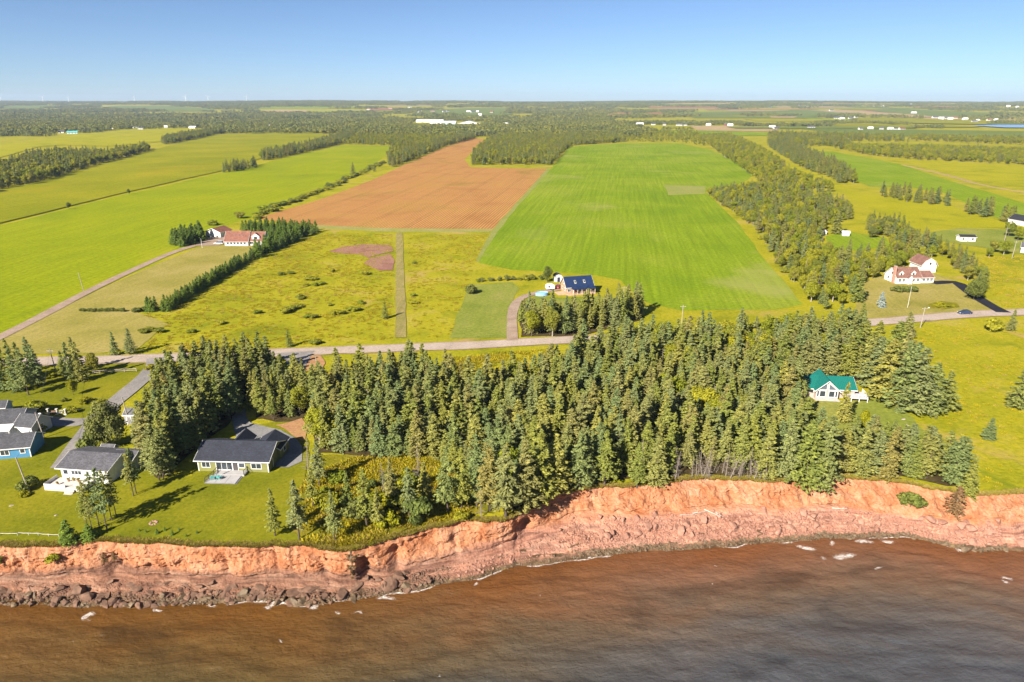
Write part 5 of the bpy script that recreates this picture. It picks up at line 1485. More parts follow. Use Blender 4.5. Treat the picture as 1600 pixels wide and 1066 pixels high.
x, y, _ = G(97, 648)
e = empty('cart_wheel', (x, y, .55), .1, 'old white wagon wheel leaning between the garden pillars', 'wheel')
wh = MB()
for i in range(18):
    a, b = 2*math.pi*i/18, 2*math.pi*(i+1)/18
    wh.tube((.55*math.cos(a), 0, .55*math.sin(a)), (.55*math.cos(b), 0, .55*math.sin(b)), .045, n=5)
wh.build('rim', st, e)
for i in range(8): MB().tube((0, 0, 0), (.55*math.cos(i*math.pi/4), 0, .55*math.sin(i*math.pi/4)), .025, n=4).build('spoke', st, e)

# little stones and the fire ring on the lawns
rock_m = plain('field_stone', (.42, .34, .29), .9, .3, 3, .03)
for (px, py, s, lab) in ((88, 806, .35, 'pale flat stone lying alone on the cottage lawn'), (18, 791, .4, 'grey stone beside the tall weathered pole'), (1411, 656, .5, 'pale stone at the head of the mown cottage slope'), (1417, 664, .3, 'small pale stone midway down the mown cottage slope'), (1430, 678, .5, 'pale stone at the foot of the mown cottage slope')):
    x, y, _ = G(px, py)
    tag(MB().blob((x, y, s*.1), (s, s*.8, s*.4), .35, px).build('lawn_stone', rock_m), lab, 'stone')
x, y, _ = G(240, 818)
e = empty('fire_ring', (x, y, 0), 0, 'ring of reddish stones around a fire pit on the lawn', 'fire pit')
for i in range(9): MB().blob((.55*math.cos(i*.7), .55*math.sin(i*.7), .1), (.22, .2, .16), .3, i).build('stone', plain('fire_stone', (.34, .2, .15), .9, .3, 3), e)

# ------------------------------------------------------------------ where the plants stand
for pp in ([(361,652),(384,636),(386,655),(392,662),(408,666),(440,673),(462,686),(471,700),(471,722),(452,731),(431,731),(428,700),(400,688),(370,688),(364,668)], [(430,553),(492,549),(484,560),(474,578),(462,590),(455,600),(446,590),(452,575),(443,560)]):
    BLOCK.append(wpoly(pp))
for rb in (ribbon(main_road, 8.0), ribbon([(243,560),(241,572),(228,588),(205,608),(180,628),(158,650),(138,675),(120,700),(98,731)], 6), ribbon([(801,533),(800,510),(801,488),(808,472),(822,463),(845,457),(876,452)], 5.0), ribbon([(1456,443),(1490,441.5),(1505,449),(1522,462),(1542,475),(1568,489)], 6.5)):
    BLOCK.append(rb)
BLOCK.append(wpoly([(1350,440),(1383,430),(1462,428),(1490,440),(1512,458),(1540,474),(1560,487),(1500,491),(1400,499),(1365,500),(1350,480)]))
BLOCK.append(wpoly([(1290,368),(1320,360),(1385,372),(1392,384),(1340,392),(1298,388)]))

WOOD = {'spruce': 'tall olive spruce packed in the wood behind the red cliff', 'leafy': 'leafy tree showing lighter green in the wood behind the cliff', 'dead': 'bare grey dead tree standing in the cliff-top wood', '*': 'undergrowth shrub in the wood behind the cliff'}
region([(497,612),(560,600),(640,590),(700,600),(735,625),(800,612),(850,592),(905,570),(960,556),(1060,553),(1180,548),(1300,538),(1345,528),(1350,560),(1345,580),(1250,588),(1246,650),(1262,690),(1230,740),(1180,738),(1120,730),(1060,738),(1000,748),(950,752),(868,763),(838,785),(810,795),(790,795),(765,770),(700,745),(690,715),(560,712),(490,698),(487,650)],
       2.75, dict(spruce=.80, dead=.04, decid=.13, yellow=.03), (5.0, 12.0), WOOD, 'trees of the cliff-top wood', (.95, 1.5))
region([(960,553),(1060,550),(1200,542),(1200,570),(1100,590),(1000,575)], 4.2, dict(decid=.8, yellow=.2), (7.5, 10), WOOD, 'trees of the cliff-top wood')
region([(905,560),(905,549),(1000,541),(1150,533),(1345,521),(1352,532),(1200,548),(1000,558)], 3.8, dict(decid=.5, spruce=.45, yellow=.05), (8.5, 11), WOOD, 'trees of the cliff-top wood', (1.0, 1.35))
LEFT = {'spruce': 'dark spruce in the shelter wood between lane and olive bungalow', 'leafy': 'leafy tree in the shelter wood beside the olive bungalow', 'dead': 'dead tree in the shelter wood by the lane', '*': 'shrub in the shelter wood by the lane'}
region([(270,602),(300,588),(350,583),(415,575),(424,586),(398,604),(370,645),(350,666),(312,692),(300,715),(262,742),(245,746),(230,735),(224,700),(240,655),(256,618)], 2.9, dict(spruce=.92, decid=.08), (9, 12), LEFT, 'trees of the lane shelter wood', (1.0, 1.35))
region([(395,632),(420,602),(472,602),(482,640),(468,654),(430,658),(398,654)], 2.9, dict(spruce=.6, decid=.3, yellow=.1), (7, 10.5), {'spruce': 'spruce in the clump beside the bungalow driveway', '*': 'light green leafy tree in the clump beside the bungalow driveway'}, 'clump beside the bungalow driveway', (.9, 1.15))
region([(814,527),(816,503),(850,499),(880,505),(905,500),(960,492),(998,489),(1004,499),(950,514),(905,526)], 3.6, dict(spruce=.8, decid=.2), (8, 12), {'spruce': 'spruce in the roadside clump before the timber house', '*': 'leafy tree in the roadside clump before the timber house'}, 'clump before the timber house', (.95, 1.2))
CL = {'spruce': 'spruce in the dense rank along the red cliff edge', '*': 'shrub among the cliff edge spruces'}
region([(1250,695),(1330,702),(1400,712),(1470,728),(1512,745),(1508,758),(1450,750),(1400,744),(1330,738),(1240,738)], 2.7, dict(spruce=1), (7, 9.5), CL, 'spruces along the cliff edge', (1.25, 1.6))
for (px, py, h, v) in ((1230,757,88,1),(1255,767,105,4),(1285,766,110,8),(1512,778,62,3),(1195,752,80,0),(845,797,112,2),(820,802,105,0),(868,775,88,4),(905,767,85,1),(945,764,82,5),(995,766,70,2),(1025,760,72,0),(790,812,105,5),(765,803,95,7),(1488,760,75,4),(1385,752,76,0),(1345,745,74,3)):
    at('spruce', px, py - 4, h, 'spruce leaning over the crumbling red cliff edge', 'spruces on the cliff brink', rng.uniform(1.05, 1.35), True, v)
for (px, py, h) in ((1352,597,72),(1366,563,62),(1380,628,98),(1404,638,104),(1429,643,98),(1451,645,78),(1475,641,62),(1392,588,85),(1347,560,60),(1408,603,88),(1365,605,80),(1422,615,80),(1322,588,62),(1298,585,62),(1272,584,60),(1335,572,60)):
    at('spruce', px, py, h, 'broad spruce of the shelter group behind the teal-roofed cottage', 'spruces round the teal cottage', rng.uniform(1.3, 1.65), True, [0, 3, 4, 8][int(rng.integers(4))])
for (px, py, h, w, lab) in ((1316,660,62,1.0,'slim spruce standing in front of the teal-roofed cottage'),(1586,637,60,1.4,'wide spruce in the meadow past the mown cottage slope'),(1544,686,34,1.7,'small round spruce alone in the wild meadow'),(1416,530,44,1.25,'broad spruce on the verge opposite the tan lawn'),
                      (1579,517,34,1.2,'spruce beside the brown bush at the road verge'),(1338,472,52,1.25,'large dark spruce at the corner of the tan lawn'),(602,498,27,1.2,'lone spruce beside the mown track in the meadow'),(452,542,27,1.2,'small lone spruce beside the road in the meadow'),
                      (180,555,37,1.15,'western spruce of the roadside pair on the dry lawn'),(205,553.5,41,1.1,'eastern spruce of the roadside pair on the dry lawn'),(1307,366,40,1.3,'dark lone spruce between the tiny hut and pale shed'),(222,702,60,1.0,'slender spruce beside the big round tree'),(1462,655,9,1.3,'knee-high spruce seedling in the meadow'),
                      (552,275,21,1.1,'pointed spruce in the ploughed field hedgerow'),(585,268,13,1.2,'stubby spruce further along the ploughed field hedgerow')):
    at('spruce', px, py, h, lab, None, w, True, [0, 3, 4, 8][int(rng.integers(4))])
at('blue', 1376, 480, 24, 'pale blue spruce on the tan lawn of the white house', None, 1.05)
at('dark', 1521, 469, 36, 'dense round dark tree overhanging the fresh black driveway', None, 1.0)
at('dark', 172, 702, 76, 'big round leafy tree at the lane fork', None, .95)
at('dark', 855, 441, 25, 'dense rounded dark green tree beside the white barn-shaped shed', None, .8)
at('dshrub', 736, 459, 16, 'dark round bush at the corner of the pale lawn', None, .9)
at('yellow', 995, 618, 36, 'bright yellow-green leafy tree glowing in the cliff-top wood', None, .95, var=0)
at('yellow', 1345, 690, 50, 'upright yellow-green tree at the mown cottage slope', None, .6, var=1)
at('dark', 202, 304, 9, 'small round tree on the ditch between two hay fields', None, .8)
at('dark', 108, 327, 11, 'flat-topped little tree on the hay field ditch', None, .9)
at('garden', 108, 847, 36, 'dense dark evergreen bush at the end of the rope fence', None, 1.3)
at('garden', 140, 842, 24, 'rounded evergreen bush beneath the bare-stemmed conifers', None, 1.6)
at('dshrub', 1422, 792, 22, 'dark green shrub clinging to the red cliff slope', None, 1.2)
at('brown', 1492, 800, 42, 'rust-brown dead spruce slumped on the red cliff face', None, 1.0)
for (px, py, h) in ((145,833,82),(156,826,88),(168,830,98),(175,814,80),(182,808,72),(138,828,70)):
    at('pine', px, py, h, 'bare-stemmed conifer in the clump on the bungalow lawn edge', 'bare-stemmed conifers at the cliff', .62)
for (px, py, h) in ((209,776,68),(213,772,72),(250,752,70),(256,750,74),(266,745,75)):
    at('pine', px, py, h, 'bare-stemmed conifer between the white cottage and the bungalow lawn', 'bare-stemmed conifers by the cottage', .75)
for (px, py, h) in ((12,602,62),(28,612,70),(45,618,74),(60,604,66),(20,588,60),(52,588,62),(0,612,70),(36,596,62)):
    at('spruce', px, py, h, 'dark spruce in the roadside clump above the lane garden', 'spruces above the lane garden', .95)
for (px, py, h) in ((112,592,58),(128,596,62),(120,582,56),(101,588,40)):
    at('spruce', px, py, h, 'spruce in the clump beside the wooden rail fence', 'spruces beside the rail fence', 1.0)
at('decid', 148, 584, 36, 'small leafy tree overhanging the wooden rail fence', None, .9)
at('yellow', 115, 618, 28, 'young thin yellow-green tree on the lane lawn', None, .7)
for (px, py, h) in ((430,838,72),(468,843,88),(523,846,76),(573,824,86),(592,828,62),(640,808,74),(612,790,70),(700,802,98),(722,797,92),(745,792,88),(665,790,66),(545,800,62),(500,760,70),(490,792,60)):
    at('spruce', px, py, h, 'scraggy spruce in the open clearing above the cliff', 'scraggy spruces of the clearing', rng.uniform(.85, 1.05), True, [2, 5, 7][int(rng.integers(3))])
for (px, py, h, lab) in ((655,762,66,'stark grey dead tree in the middle of the clearing'),(752,808,46,'short bleached dead tree at the brink of the clearing'),(484,752,70,'leaning grey dead trunk at the lawn side of the clearing'),(600,772,52,'thin dead tree among the clearing bushes'),(672,788,50,'forked dead tree beside the clearing spruces')):
    at('dead', px, py, h, lab, None, 1.2)
for k in range(46):
    px = rng.uniform(1050, 1205); at('dead', px, rng.uniform(736, 753), rng.uniform(14, 46), 'grey dead trunk in the bleached thicket on the cliff brink', 'dead trunks on the cliff brink', rng.uniform(.9, 1.3), True, tilt=float(rng.normal(0, .22)))
for k in range(26):
    px, py = rng.uniform(500, 745), rng.uniform(735, 825)
    if py > 862 - (px - 500) * .2: continue
    at(['shrub', 'dshrub', 'yshrub'][k % 3], px, py, rng.uniform(12, 24), 'leafy bush in the rough clearing above the cliff', 'bushes of the clearing', rng.uniform(.8, 1.3))
for (px, py, h) in ((486,437,9),(478,447,7),(492,447,8),(500,445,7),(571,429,8),(445,490,12),(455,485,10),(468,480,8),(470,467,9),(532,491,11),(521,492,9),(546,486,9),(555,486,10),(490,497,9),(480,497,8),(515,478,7),(565,475,8),(440,430,7),(455,428,6),(520,425,7),(402,490,9),(648,474,7),(645,463,6),(648,412,5),(300,520,8),(345,507,8),(250,520,10),(226,520,9),(235,517,9),(492,538,11)):
    at('shrub', px, py, h * .75, 'low green bush scattered in the goldenrod meadow', 'low bushes in the meadow', rng.uniform(1.3, 2.2))
for (px, py, h, lab) in ((150,705,34,'bush at the foot of the big round tree'),(1553,517,21,'brown-green round bush at the road verge'),(655,815,36,'spreading grey-green bush at the clearing edge')):
    at('dshrub' if px < 1000 else 'shrub', px, py, h, lab, None, .9)
for (px, py) in ((1413,454),(1427,454),(1402,454)): at('dshrub', px, py + 2, 9, 'clipped dark bush under the front windows of the white house', 'bushes under the white house windows', 1.5)
for (px, py, h) in ((1470,478,7),(1480,481,5),(1462,480,5),(1490,480,4)): at('yshrub', px, py, h, 'yellow-green flower clump in the lawn island bed', 'clumps in the lawn island bed', 1.6)
for k in range(8): at('garden', 218 + k * 12.5 + rng.uniform(-3, 3), 834 + rng.uniform(-6, 8), rng.uniform(5, 10), 'tiny spruce seedling along the lawn by the cliff', 'seedlings by the cliff', 1.2)
for (px, py, h, kd) in ((57,640,12,'dshrub'),(60,646,20,'shrub'),(110,644,9,'yshrub'),(116,645,9,'yshrub'),(104,646,7,'yshrub'),(235,578,9,'yshrub'),(100,628,7,'shrub'),(128,633,8,'yshrub'),(136,629,9,'yshrub'),(50,690,8,'dshrub'),(62,676,14,'shrub'),(83,590,10,'yshrub'),(38,776,9,'yshrub'),(48,765,20,'dshrub')):
    at(kd, px, py, h, 'garden bush on the lawns beside the lane', 'garden bushes beside the lane', 1.1)
row([(128,487),(200,487)], .95, ['dshrub'], (1.1, 1.5), 'clipped low bush in the short hedge across the dry lawn', 'short hedge on the dry lawn', off=.15, must=True)
row([(212,488),(232,486)], 1.0, ['dshrub'], (1.4, 2.2), 'clipped low bush at the hedge end by the dry lawn', 'hedge end by the dry lawn', off=.2, must=True)
row([(228,487),(262,487),(300,462),(340,438),(375,416),(398,402)], 2.1, ['garden'], (4.0, 5.6), 'dense green conifer in the long hedge beside the meadow', 'long conifer hedge', (.9, 1.1), .3, True)
row([(232,484),(268,480),(303,457),(343,433),(378,411)], 2.4, ['garden'], (4.0, 5.4), 'dense green conifer in the long hedge beside the meadow', 'long conifer hedge', (.9, 1.1), .3, True)
HD = {'*': 'green conifer in the block sheltering the red-roofed house'}
region([(362,361),(440,357),(497,362),(450,384),(420,398),(402,404),(394,398),(402,390),(418,384),(420,366)], 3.4, dict(garden=1), (5.5, 7.5), HD, 'conifers sheltering the red-roofed house', (.9, 1.15))
region([(264,386),(272,379),(300,372),(324,369),(320,376),(290,386)], 4.0, dict(garden=1), (7, 9.5), {'*': 'green conifer in the dark clump beside the white garage'}, 'conifers beside the white garage', (1., 1.3))
at('shrub', 333, 352, 9, 'purplish bush behind the white garage', None, 1.4); at('shrub', 376, 341, 10, 'bush at the ploughed field corner behind the garage', None, 1.3); at('shrub', 410, 330, 9, 'hedgerow bush at the ploughed field corner', None, 1.5)
row([(396,343),(440,322),(500,300),(550,277),(600,254)], 4.6, ['shrub', 'shrub', 'dshrub'], (1.5, 3.4), 'bush in the straggling hedgerow along the ploughed field', 'hedgerow along the ploughed field', (1.1, 1.9), 1.5)
row([(745,441),(800,438),(850,437)], 2.2, ['dshrub', 'shrub'], (1.4, 2.4), 'low bush in the row behind the pale lawn', 'bush row behind the pale lawn', (.9, 1.3), .5)
FARL = {'spruce': 'dark spruce in a tree line between the far fields', 'leafy': 'leafy tree in a tree line between the far fields', 'dead': 'dead tree in a tree line between the far fields', '*': 'bush in a tree line between the far fields'}
FG = 'tree lines between the far fields'
for pp, sp, kinds, hr in (
    ([(-80,318),(-80,280),(0,266),(60,246),(100,242),(160,245),(232,232),(237,236),(130,264),(60,286),(0,297)], 7.0, dict(spruce=.45, decid=.5, dead=.05), (9, 15)),
    ([(252,224),(262,217),(345,205),(350,208),(300,219),(258,226)], 8.0, dict(spruce=.6, decid=.4), (10, 15)),
    ([(347,270),(352,264),(398,257),(402,262),(380,267)], 6.0, dict(spruce=.8, dshrub=.2), (7, 12)),
    ([(408,252),(412,245),(470,233),(540,213),(556,208),(552,217),(530,226),(470,240),(420,251)], 7.5, dict(spruce=.75, decid=.25), (10, 15)),
    ([(525,226),(545,214),(562,206),(640,197),(730,203),(740,214),(700,222),(650,238),(612,252),(603,246),(615,228)], 9.5, dict(decid=.62, spruce=.26, yellow=.07, dead=.05), (7, 12)),
    ([(604,256),(640,238),(700,220),(740,213),(742,217),(700,227),(640,252),(612,262)], 7.5, dict(spruce=.7, decid=.3), (9, 14)),
    ([(736,258),(739,240),(766,219),(800,207),(975,207),(975,222),(892,228),(862,258)], 8.0, dict(spruce=.5, decid=.44, dead=.06), (9, 13)),
    ([(975,222),(980,207),(1090,207),(1112,230),(1060,222)], 11.0, dict(decid=.5, shrub=.35, spruce=.15), (5, 10)),
    ([(1092,214),(1140,212),(1192,237),(1237,272),(1290,292),(1302,300),(1235,304),(1192,292),(1182,280),(1130,245)], 7.5, dict(decid=.72, spruce=.18, dead=.1), (7, 12)),
    ([(1197,227),(1232,226),(1300,256),(1336,281),(1335,288),(1310,286),(1252,262)], 7.0, dict(spruce=.78, decid=.22), (9, 13)),
    ([(1105,303),(1182,294),(1240,302),(1300,312),(1332,337),(1322,348),(1290,352),(1282,372),(1290,395),(1300,402),(1385,397),(1440,386),(1465,398),(1440,420),(1385,430),(1345,442),(1330,470),(1300,488),(1272,478),(1218,425),(1175,355),(1135,328)], 5.0, dict(spruce=.42, decid=.30, dead=.09, shrub=.15, yellow=.04), (5, 10.5)),
    ([(1400,352),(1425,372),(1500,402),(1550,452),(1552,468),(1532,464),(1500,425),(1462,398),(1440,386),(1395,390),(1360,366),(1352,350)], 4.6, dict(spruce=.6, decid=.4), (6.5, 9)),
    ([(1370,306),(1400,303),(1480,317),(1482,322),(1420,317)], 6.5, dict(spruce=.85, decid=.15), (8, 12)),
    ([(1503,333),(1510,328),(1548,336),(1546,342)], 5.5, dict(spruce=1), (9, 13)), ([(1563,345),(1568,338),(1590,346),(1585,350)], 5.5, dict(spruce=1), (9, 12)),
    ([(1200,226),(1200,214),(1310,222),(1330,226),(1330,230)], 11.0, dict(spruce=.5, decid=.5), (9, 14)),
    ([(1200,220),(1200,210),(1400,214),(1420,222)], 13.0, dict(spruce=.6, decid=.4), (9, 14)),
    ([(1415,220),(1430,215),(1600,219),(1700,222),(1700,230),(1600,227)], 13.0, dict(spruce=.4, decid=.6), (9, 14)),
    ([(1300,231),(1340,231),(1600,238),(1700,243),(1700,264),(1600,258),(1410,249),(1340,240)], 9.5, dict(spruce=.3, decid=.65, dead=.05), (9, 13)),
    ([(1225,340),(1300,330),(1318,338),(1300,352),(1240,350)], 5.0, dict(shrub=.8, decid=.2), (3, 5))):
    region(pp, sp, kinds, hr, FARL, FG, (.95, 1.3))
for (px, py, h) in ((1552,395,22),(1568,398,24),(1575,370,26),(1590,376,24),(1545,402,16)): at('decid', px, py, h, 'rounded leafy tree near the poles by the right-hand houses', 'leafy trees near the right-hand houses', 1.2)
for (px, py, h) in ((1385,360,22),(1362,372,18),(1372,366,22)): at('dark', px, py, h, 'dark rounded tree at the edge of the sheltered green lawn', 'dark trees by the sheltered lawn', 1.1)

# ---- individuals first, then everything beyond the nearest 300 of a family as one mass
TOTAL = {}
def make_tree(kind, v, x, y, z, h, wide, rz, label, group, tilt=0.0):
    tm_, cm, h0 = KINDS[kind][v]
    s = h / h0
    e = empty(NAMES[kind], (x, y, z), rz, label, CATS[kind], group)
    if tilt: e.rotation_euler = (tilt, tilt * .5, rz)
    for nm, me in (('trunk' if CATS[kind] != 'shrub' else 'stems', tm_), ('crown' if CATS[kind] != 'shrub' else 'foliage', cm)):
        if me is None: continue
        o = bpy.data.objects.new(nm, me); col.objects.link(o); o.parent = e
        o.scale = (s * wide, s * wide, s) if kind != 'dead' else (s, s, s)
    if cm is None and kind == 'dead': pass
LOOK = ['even', 'full', 'slim', 'low-skirted', 'wide', 'thin bare-footed', 'bushy', 'narrow long-stemmed', 'broad']
for p in PLANTS:
    if p[1] == 'spruce' and p[10] in ('trees of the cliff-top wood', 'trees of the lane shelter wood', 'spruces along the cliff edge', 'spruces round the teal cottage', 'spruces on the cliff brink', 'scraggy spruces of the clearing'):
        size = 'small' if p[6] < 7.6 else ('tall' if p[6] > 9.8 else 'mid-sized')
        near = {'trees of the lane shelter wood': 'in the shelter wood between lane and bungalow', 'spruces along the cliff edge': 'in the rank below the teal-roofed cottage', 'spruces round the teal cottage': 'in the group behind the teal-roofed cottage',
                'spruces on the cliff brink': 'on the crumbling brink of the cliff', 'scraggy spruces of the clearing': 'in the open clearing above the cliff'}.get(p[10])
        if near is None:
            edge_d = p[4] - float(np.interp(p[3], xs, cx_ty))
            near = ('in the wood close to the red cliff' if edge_d < 9 else 'in the wood beside the clearing' if p[3] < 0 and edge_d < 42 else 'in the wood near the teal-roofed cottage' if p[3] > 42 else 'in the middle of the cliff-top wood' if edge_d < 55 else 'at the road side of the cliff-top wood')
        p[9] = '%s %s spruce %s' % (size, LOOK[p[2]], near)
REST = {}
PLANTS.sort(key=lambda p: -p[0])
LIMIT = dict(spruce=300, pine=60, leafy=150, dead=90, shrub=200)
for p in PLANTS:
    fam = FAMILY[p[1]]
    TOTAL[fam] = TOTAL.get(fam, 0) + 1
    if TOTAL[fam] <= LIMIT[fam]:
        make_tree(*p[1:])
    else:
        REST.setdefault(fam, []).append(p)
print('PLANTS', TOTAL, {k: len(v) for k, v in REST.items()})

# ------------------------------------------------------------------ masses, by geometry nodes over point clouds
def scatter(name, pts, sources, label, cat, realize=False):
    """pts: rows of x,y,z,scale_xy,scale_z,rz,variant; sources: meshes"""
    pts = np.asarray(pts, float)
    me = bpy.data.meshes.new(name)
    me.vertices.add(len(pts)); me.vertices.foreach_set('co', pts[:, :3].astype(np.float32).ravel())
    a = me.attributes.new('sc', 'FLOAT_VECTOR', 'POINT'); a.data.foreach_set('vector', pts[:, [3, 3, 4]].astype(np.float32).ravel())
    rot = np.zeros((len(pts), 3), np.float32); rot[:, 2] = pts[:, 5]
    a = me.attributes.new('rot', 'FLOAT_VECTOR', 'POINT'); a.data.foreach_set('vector', rot.ravel())
    a = me.attributes.new('var', 'INT', 'POINT'); a.data.foreach_set('value', pts[:, 6].astype(np.int32))
    c = bpy.data.collections.new(name + '_sources')
    for i, m in enumerate(sources):
        c.objects.link(bpy.data.objects.new('%03d_%s' % (i, name), m))
    o = link(name, me)
    ng = bpy.data.node_groups.new(name, 'GeometryNodeTree')
    ng.interface.new_socket('Geometry', in_out='INPUT', socket_type='NodeSocketGeometry')
    ng.interface.new_socket('Geometry', in_out='OUTPUT', socket_type='NodeSocketGeometry')
    gi, go = ng.nodes.new('NodeGroupInput'), ng.nodes.new('NodeGroupOutput')
    ip = ng.nodes.new('GeometryNodeInstanceOnPoints'); ci = ng.nodes.new('GeometryNodeCollectionInfo')
    ci.inputs['Collection'].default_value = c; ci.inputs['Separate Children'].default_value = True; ci.inputs['Reset Children'].default_value = True
    ip.inputs['Pick Instance'].default_value = True
    ng.links.new(gi.outputs[0], ip.inputs['Points']); ng.links.new(ci.outputs[0], ip.inputs['Instance'])
    for nm, dt, sk in (('sc', 'FLOAT_VECTOR', 'Scale'), ('rot', 'FLOAT_VECTOR', 'Rotation'), ('var', 'INT', 'Instance Index')):
        at_ = ng.nodes.new('GeometryNodeInputNamedAttribute'); at_.data_type = dt; at_.inputs['Name'].default_value = nm
        ng.links.new(at_.outputs['Attribute'], ip.inputs[sk])
    ng.links.new(ip.outputs[0], go.inputs[0])
    md = o.modifiers.new('scatter', 'NODES'); md.node_group = ng
    return tag(o, label, cat, kind='stuff')

def joined(t, c):
    """trunk and crown as one mesh for the masses"""
    if c is None: return t
    bm = bmesh.new(); bm.from_mesh(t)
    for f in bm.faces: f.material_index = 0
    n = len(bm.faces); bm.from_mesh(c); bm.faces.ensure_lookup_table()
    for f in bm.faces[n:]: f.material_index = 1
    me = bpy.data.meshes.new('tree_mass'); bm.to_mesh(me); bm.free()
    me.materials.append(t.materials[0]); me.materials.append(c.materials[0])
    return me
MASS = dict(spruce=('spruce_trees', 'spruces of the deeper woods and far tree lines', 'trees'), leafy=('leafy_trees', 'leafy trees of the deeper woods and far tree lines', 'trees'),
            dead=('dead_trees', 'dead grey trees of the far tree lines', 'trees'), shrub=('hedgerow_bushes', 'bushes of the hedgerows and far wood edges', 'bushes'), pine=('conifers', 'more conifers', 'trees'))
for fam, L in REST.items():
    src, idx = [], {}
    for kd in KINDS:
        if FAMILY[kd] != fam: continue
        for v, (t, c, h0) in enumerate(KINDS[kd]): idx[(kd, v)] = len(src); src.append(joined(t, c))
    rows_ = [(p[3], p[4], p[5], p[6] / KINDS[p[1]][p[2]][2] * p[7], p[6] / KINDS[p[1]][p[2]][2], p[8], idx[(p[1], p[2])]) for p in L]
    nm, lab, ct = MASS[fam]
    scatter(nm, rows_, src, lab, ct)

# far woods: patches of small trees
def far_patch(seed, size, n, hr, conifer):
    r = np.random.default_rng(seed); C, A, B = [], [], []
    for i in range(n):
        x, y = r.uniform(-size/2, size/2, 2); h = r.uniform(*hr); con = r.random() < conifer
        rad = h * (.20 if con else .34)
        for q in range(26 if con else 30):
            if con:
                t = r.random() ** 1.2; k = rad * (1 - t) + .3; a = r.uniform(0, 6.28)
                c = (x + k*math.cos(a), y + k*math.sin(a), h * (.1 + .9*t)); nn = unit(np.array([math.cos(a), math.sin(a), .5]) + r.normal(0, .3, 3)); s = rad * .55 * (1.1 - .6*t)
            else:
                u = unit(r.normal(0, 1, 3)); u[2] = abs(u[2]) - .25
                c = (x + u[0]*rad, y + u[1]*rad, h*.62 + u[2]*h*.40); nn = unit(u + r.normal(0, .4, 3)); s = rad * .42
            t_ = unit(np.cross(nn, r.normal(0, 1, 3))); b_ = np.cross(nn, t_)
            C.append(c); A.append(t_ * s); B.append(b_ * s * .8)
    V, Fq = quads(np.array(C), np.array(A), np.array(B))
    return np_mesh('far_patch', V, Fq, M_far)
patches = [far_patch(400 + k, 34, 16, (8, 13), [.2, .5, .8, .35][k]) for k in range(4)] + [far_patch(420 + k, 90, 34, (13, 19), [.3, .6, .45][k]) for k in range(3)]
P_ = []
def far_woods(y0, y1, sp, vr, cover):
    gy = y0
    while gy < y1:
        half = gy * .86 + 150
        gx = np.arange(-half, half, sp) + rng.uniform(-.35, .35, int(math.ceil(2*half/sp - 1e-9))) * sp
        yy = gy + rng.uniform(-.35, .35, gx.shape) * sp
        k = fbm(gx / 520.0, yy / 300.0, 9.0, 3) > cover
        for Pf in FAR_FIELDS: k &= ~inpoly(Pf, gx, yy)
        for (hx, hy, hw) in HOUSE_SPOTS: k &= ~((np.abs(gx - hx) < hw + 14) & (yy > hy - 70) & (yy < hy + 25))
        for x, y, z in zip(gx[k], yy[k], terrain(gx[k], yy[k])):
            s = rng.uniform(.8, 1.15)
            P_.append((x, y, float(z), s * 1.1, s, rng.uniform(0, 6.28), rng.integers(*vr)))
        gy += sp * .9
WX = wpoly([(640, 199), (640, 190), (760, 190), (760, 199)])
FAR_FIELDS.append(WX)
far_woods(1560, 3000, 33, (0, 4), -.12)
far_woods(3000, 9600, 88, (4, 7), -.08)
P_ = [p for p in P_ if not (p[1] < 1950 and (p[0] / p[1]) > .40 and rng.random() < .8) and not (p[1] < 2500 and (p[0] / p[1]) > .60) and not (p[1] < 1700 and -.65 < p[0]/p[1] < -.22)]
scatter('distant_woods', P_, patches, 'woods covering the far plain and ridge', 'woods')
print('FAR PATCHES', len(P_))

# meadow herbs and cliff-edge turf
def tuft_mesh(seed, n, rad, h, mat, droop=.3):
    r = np.random.default_rng(seed); C, A, B = [], [], []
    for i in range(n):
        a = r.uniform(0, 6.28); k = rad * r.random() ** .6
        d = unit(np.array([math.cos(a) * r.uniform(0, .9), math.sin(a) * r.uniform(0, .9), 1.0]))
        L = h * r.uniform(.5, 1)
        C.append(np.array([k*math.cos(a), k*math.sin(a), 0]) + d * L * .5); A.append(d * L * .55); B.append(unit(np.cross(d, r.normal(0, 1, 3))) * .07 * r.uniform(.6, 1.6))
    V, Fq = quads(np.array(C), np.array(A), np.array(B))
    return np_mesh('tuft', V, Fq, mat)
tufts = [tuft_mesh(500 + k, 40, .7, .55, M_tuft) for k in range(4)]
T_ = []
def herbs(pp, n, s=(.35, .85)):
    P = wpoly(pp); x0, x1 = min(p[0] for p in P), max(p[0] for p in P); y0, y1 = min(p[1] for p in P), max(p[1] for p in P)
    gx, gy = rng.uniform(x0, x1, n), rng.uniform(y0, y1, n)
    k = inpoly(P, gx, gy) & (fbm(gx / 9.0, gy / 9.0, 6.0, 3) + rng.normal(0, .6, n) > -.1)
    for B_ in BLOCK: k &= ~inpoly(B_, gx, gy)
    for x, y in zip(gx[k], gy[k]):
        q = rng.uniform(*s); T_.append((x, y, 0.0, q * 1.3, q, rng.uniform(0, 6.28), rng.integers(4)))
herbs([(225,545),(262,507),(215,490),(260,490),(400,410),(500,365),(614,366),(612,530),(430,545),(300,552)], 9000)
herbs([(638,368),(765,366),(742,410),(722,470),(704,528),(640,530)], 3000)
herbs([(1400,515),(1600,497),(1700,500),(1700,768),(1530,768),(1500,720),(1470,650),(1420,580)], 3500, (.3, .7))
herbs([(484,745),(560,716),(690,718),(760,775),(725,806),(620,830),(553,852),(480,846),(460,815)], 4200, (.7, 1.5))
herbs([(700,560),(860,545),(850,580),(735,615)], 900, (.7, 1.3))
herbs([(1470,405),(1600,400),(1600,480),(1565,482),(1545,445)], 2500)
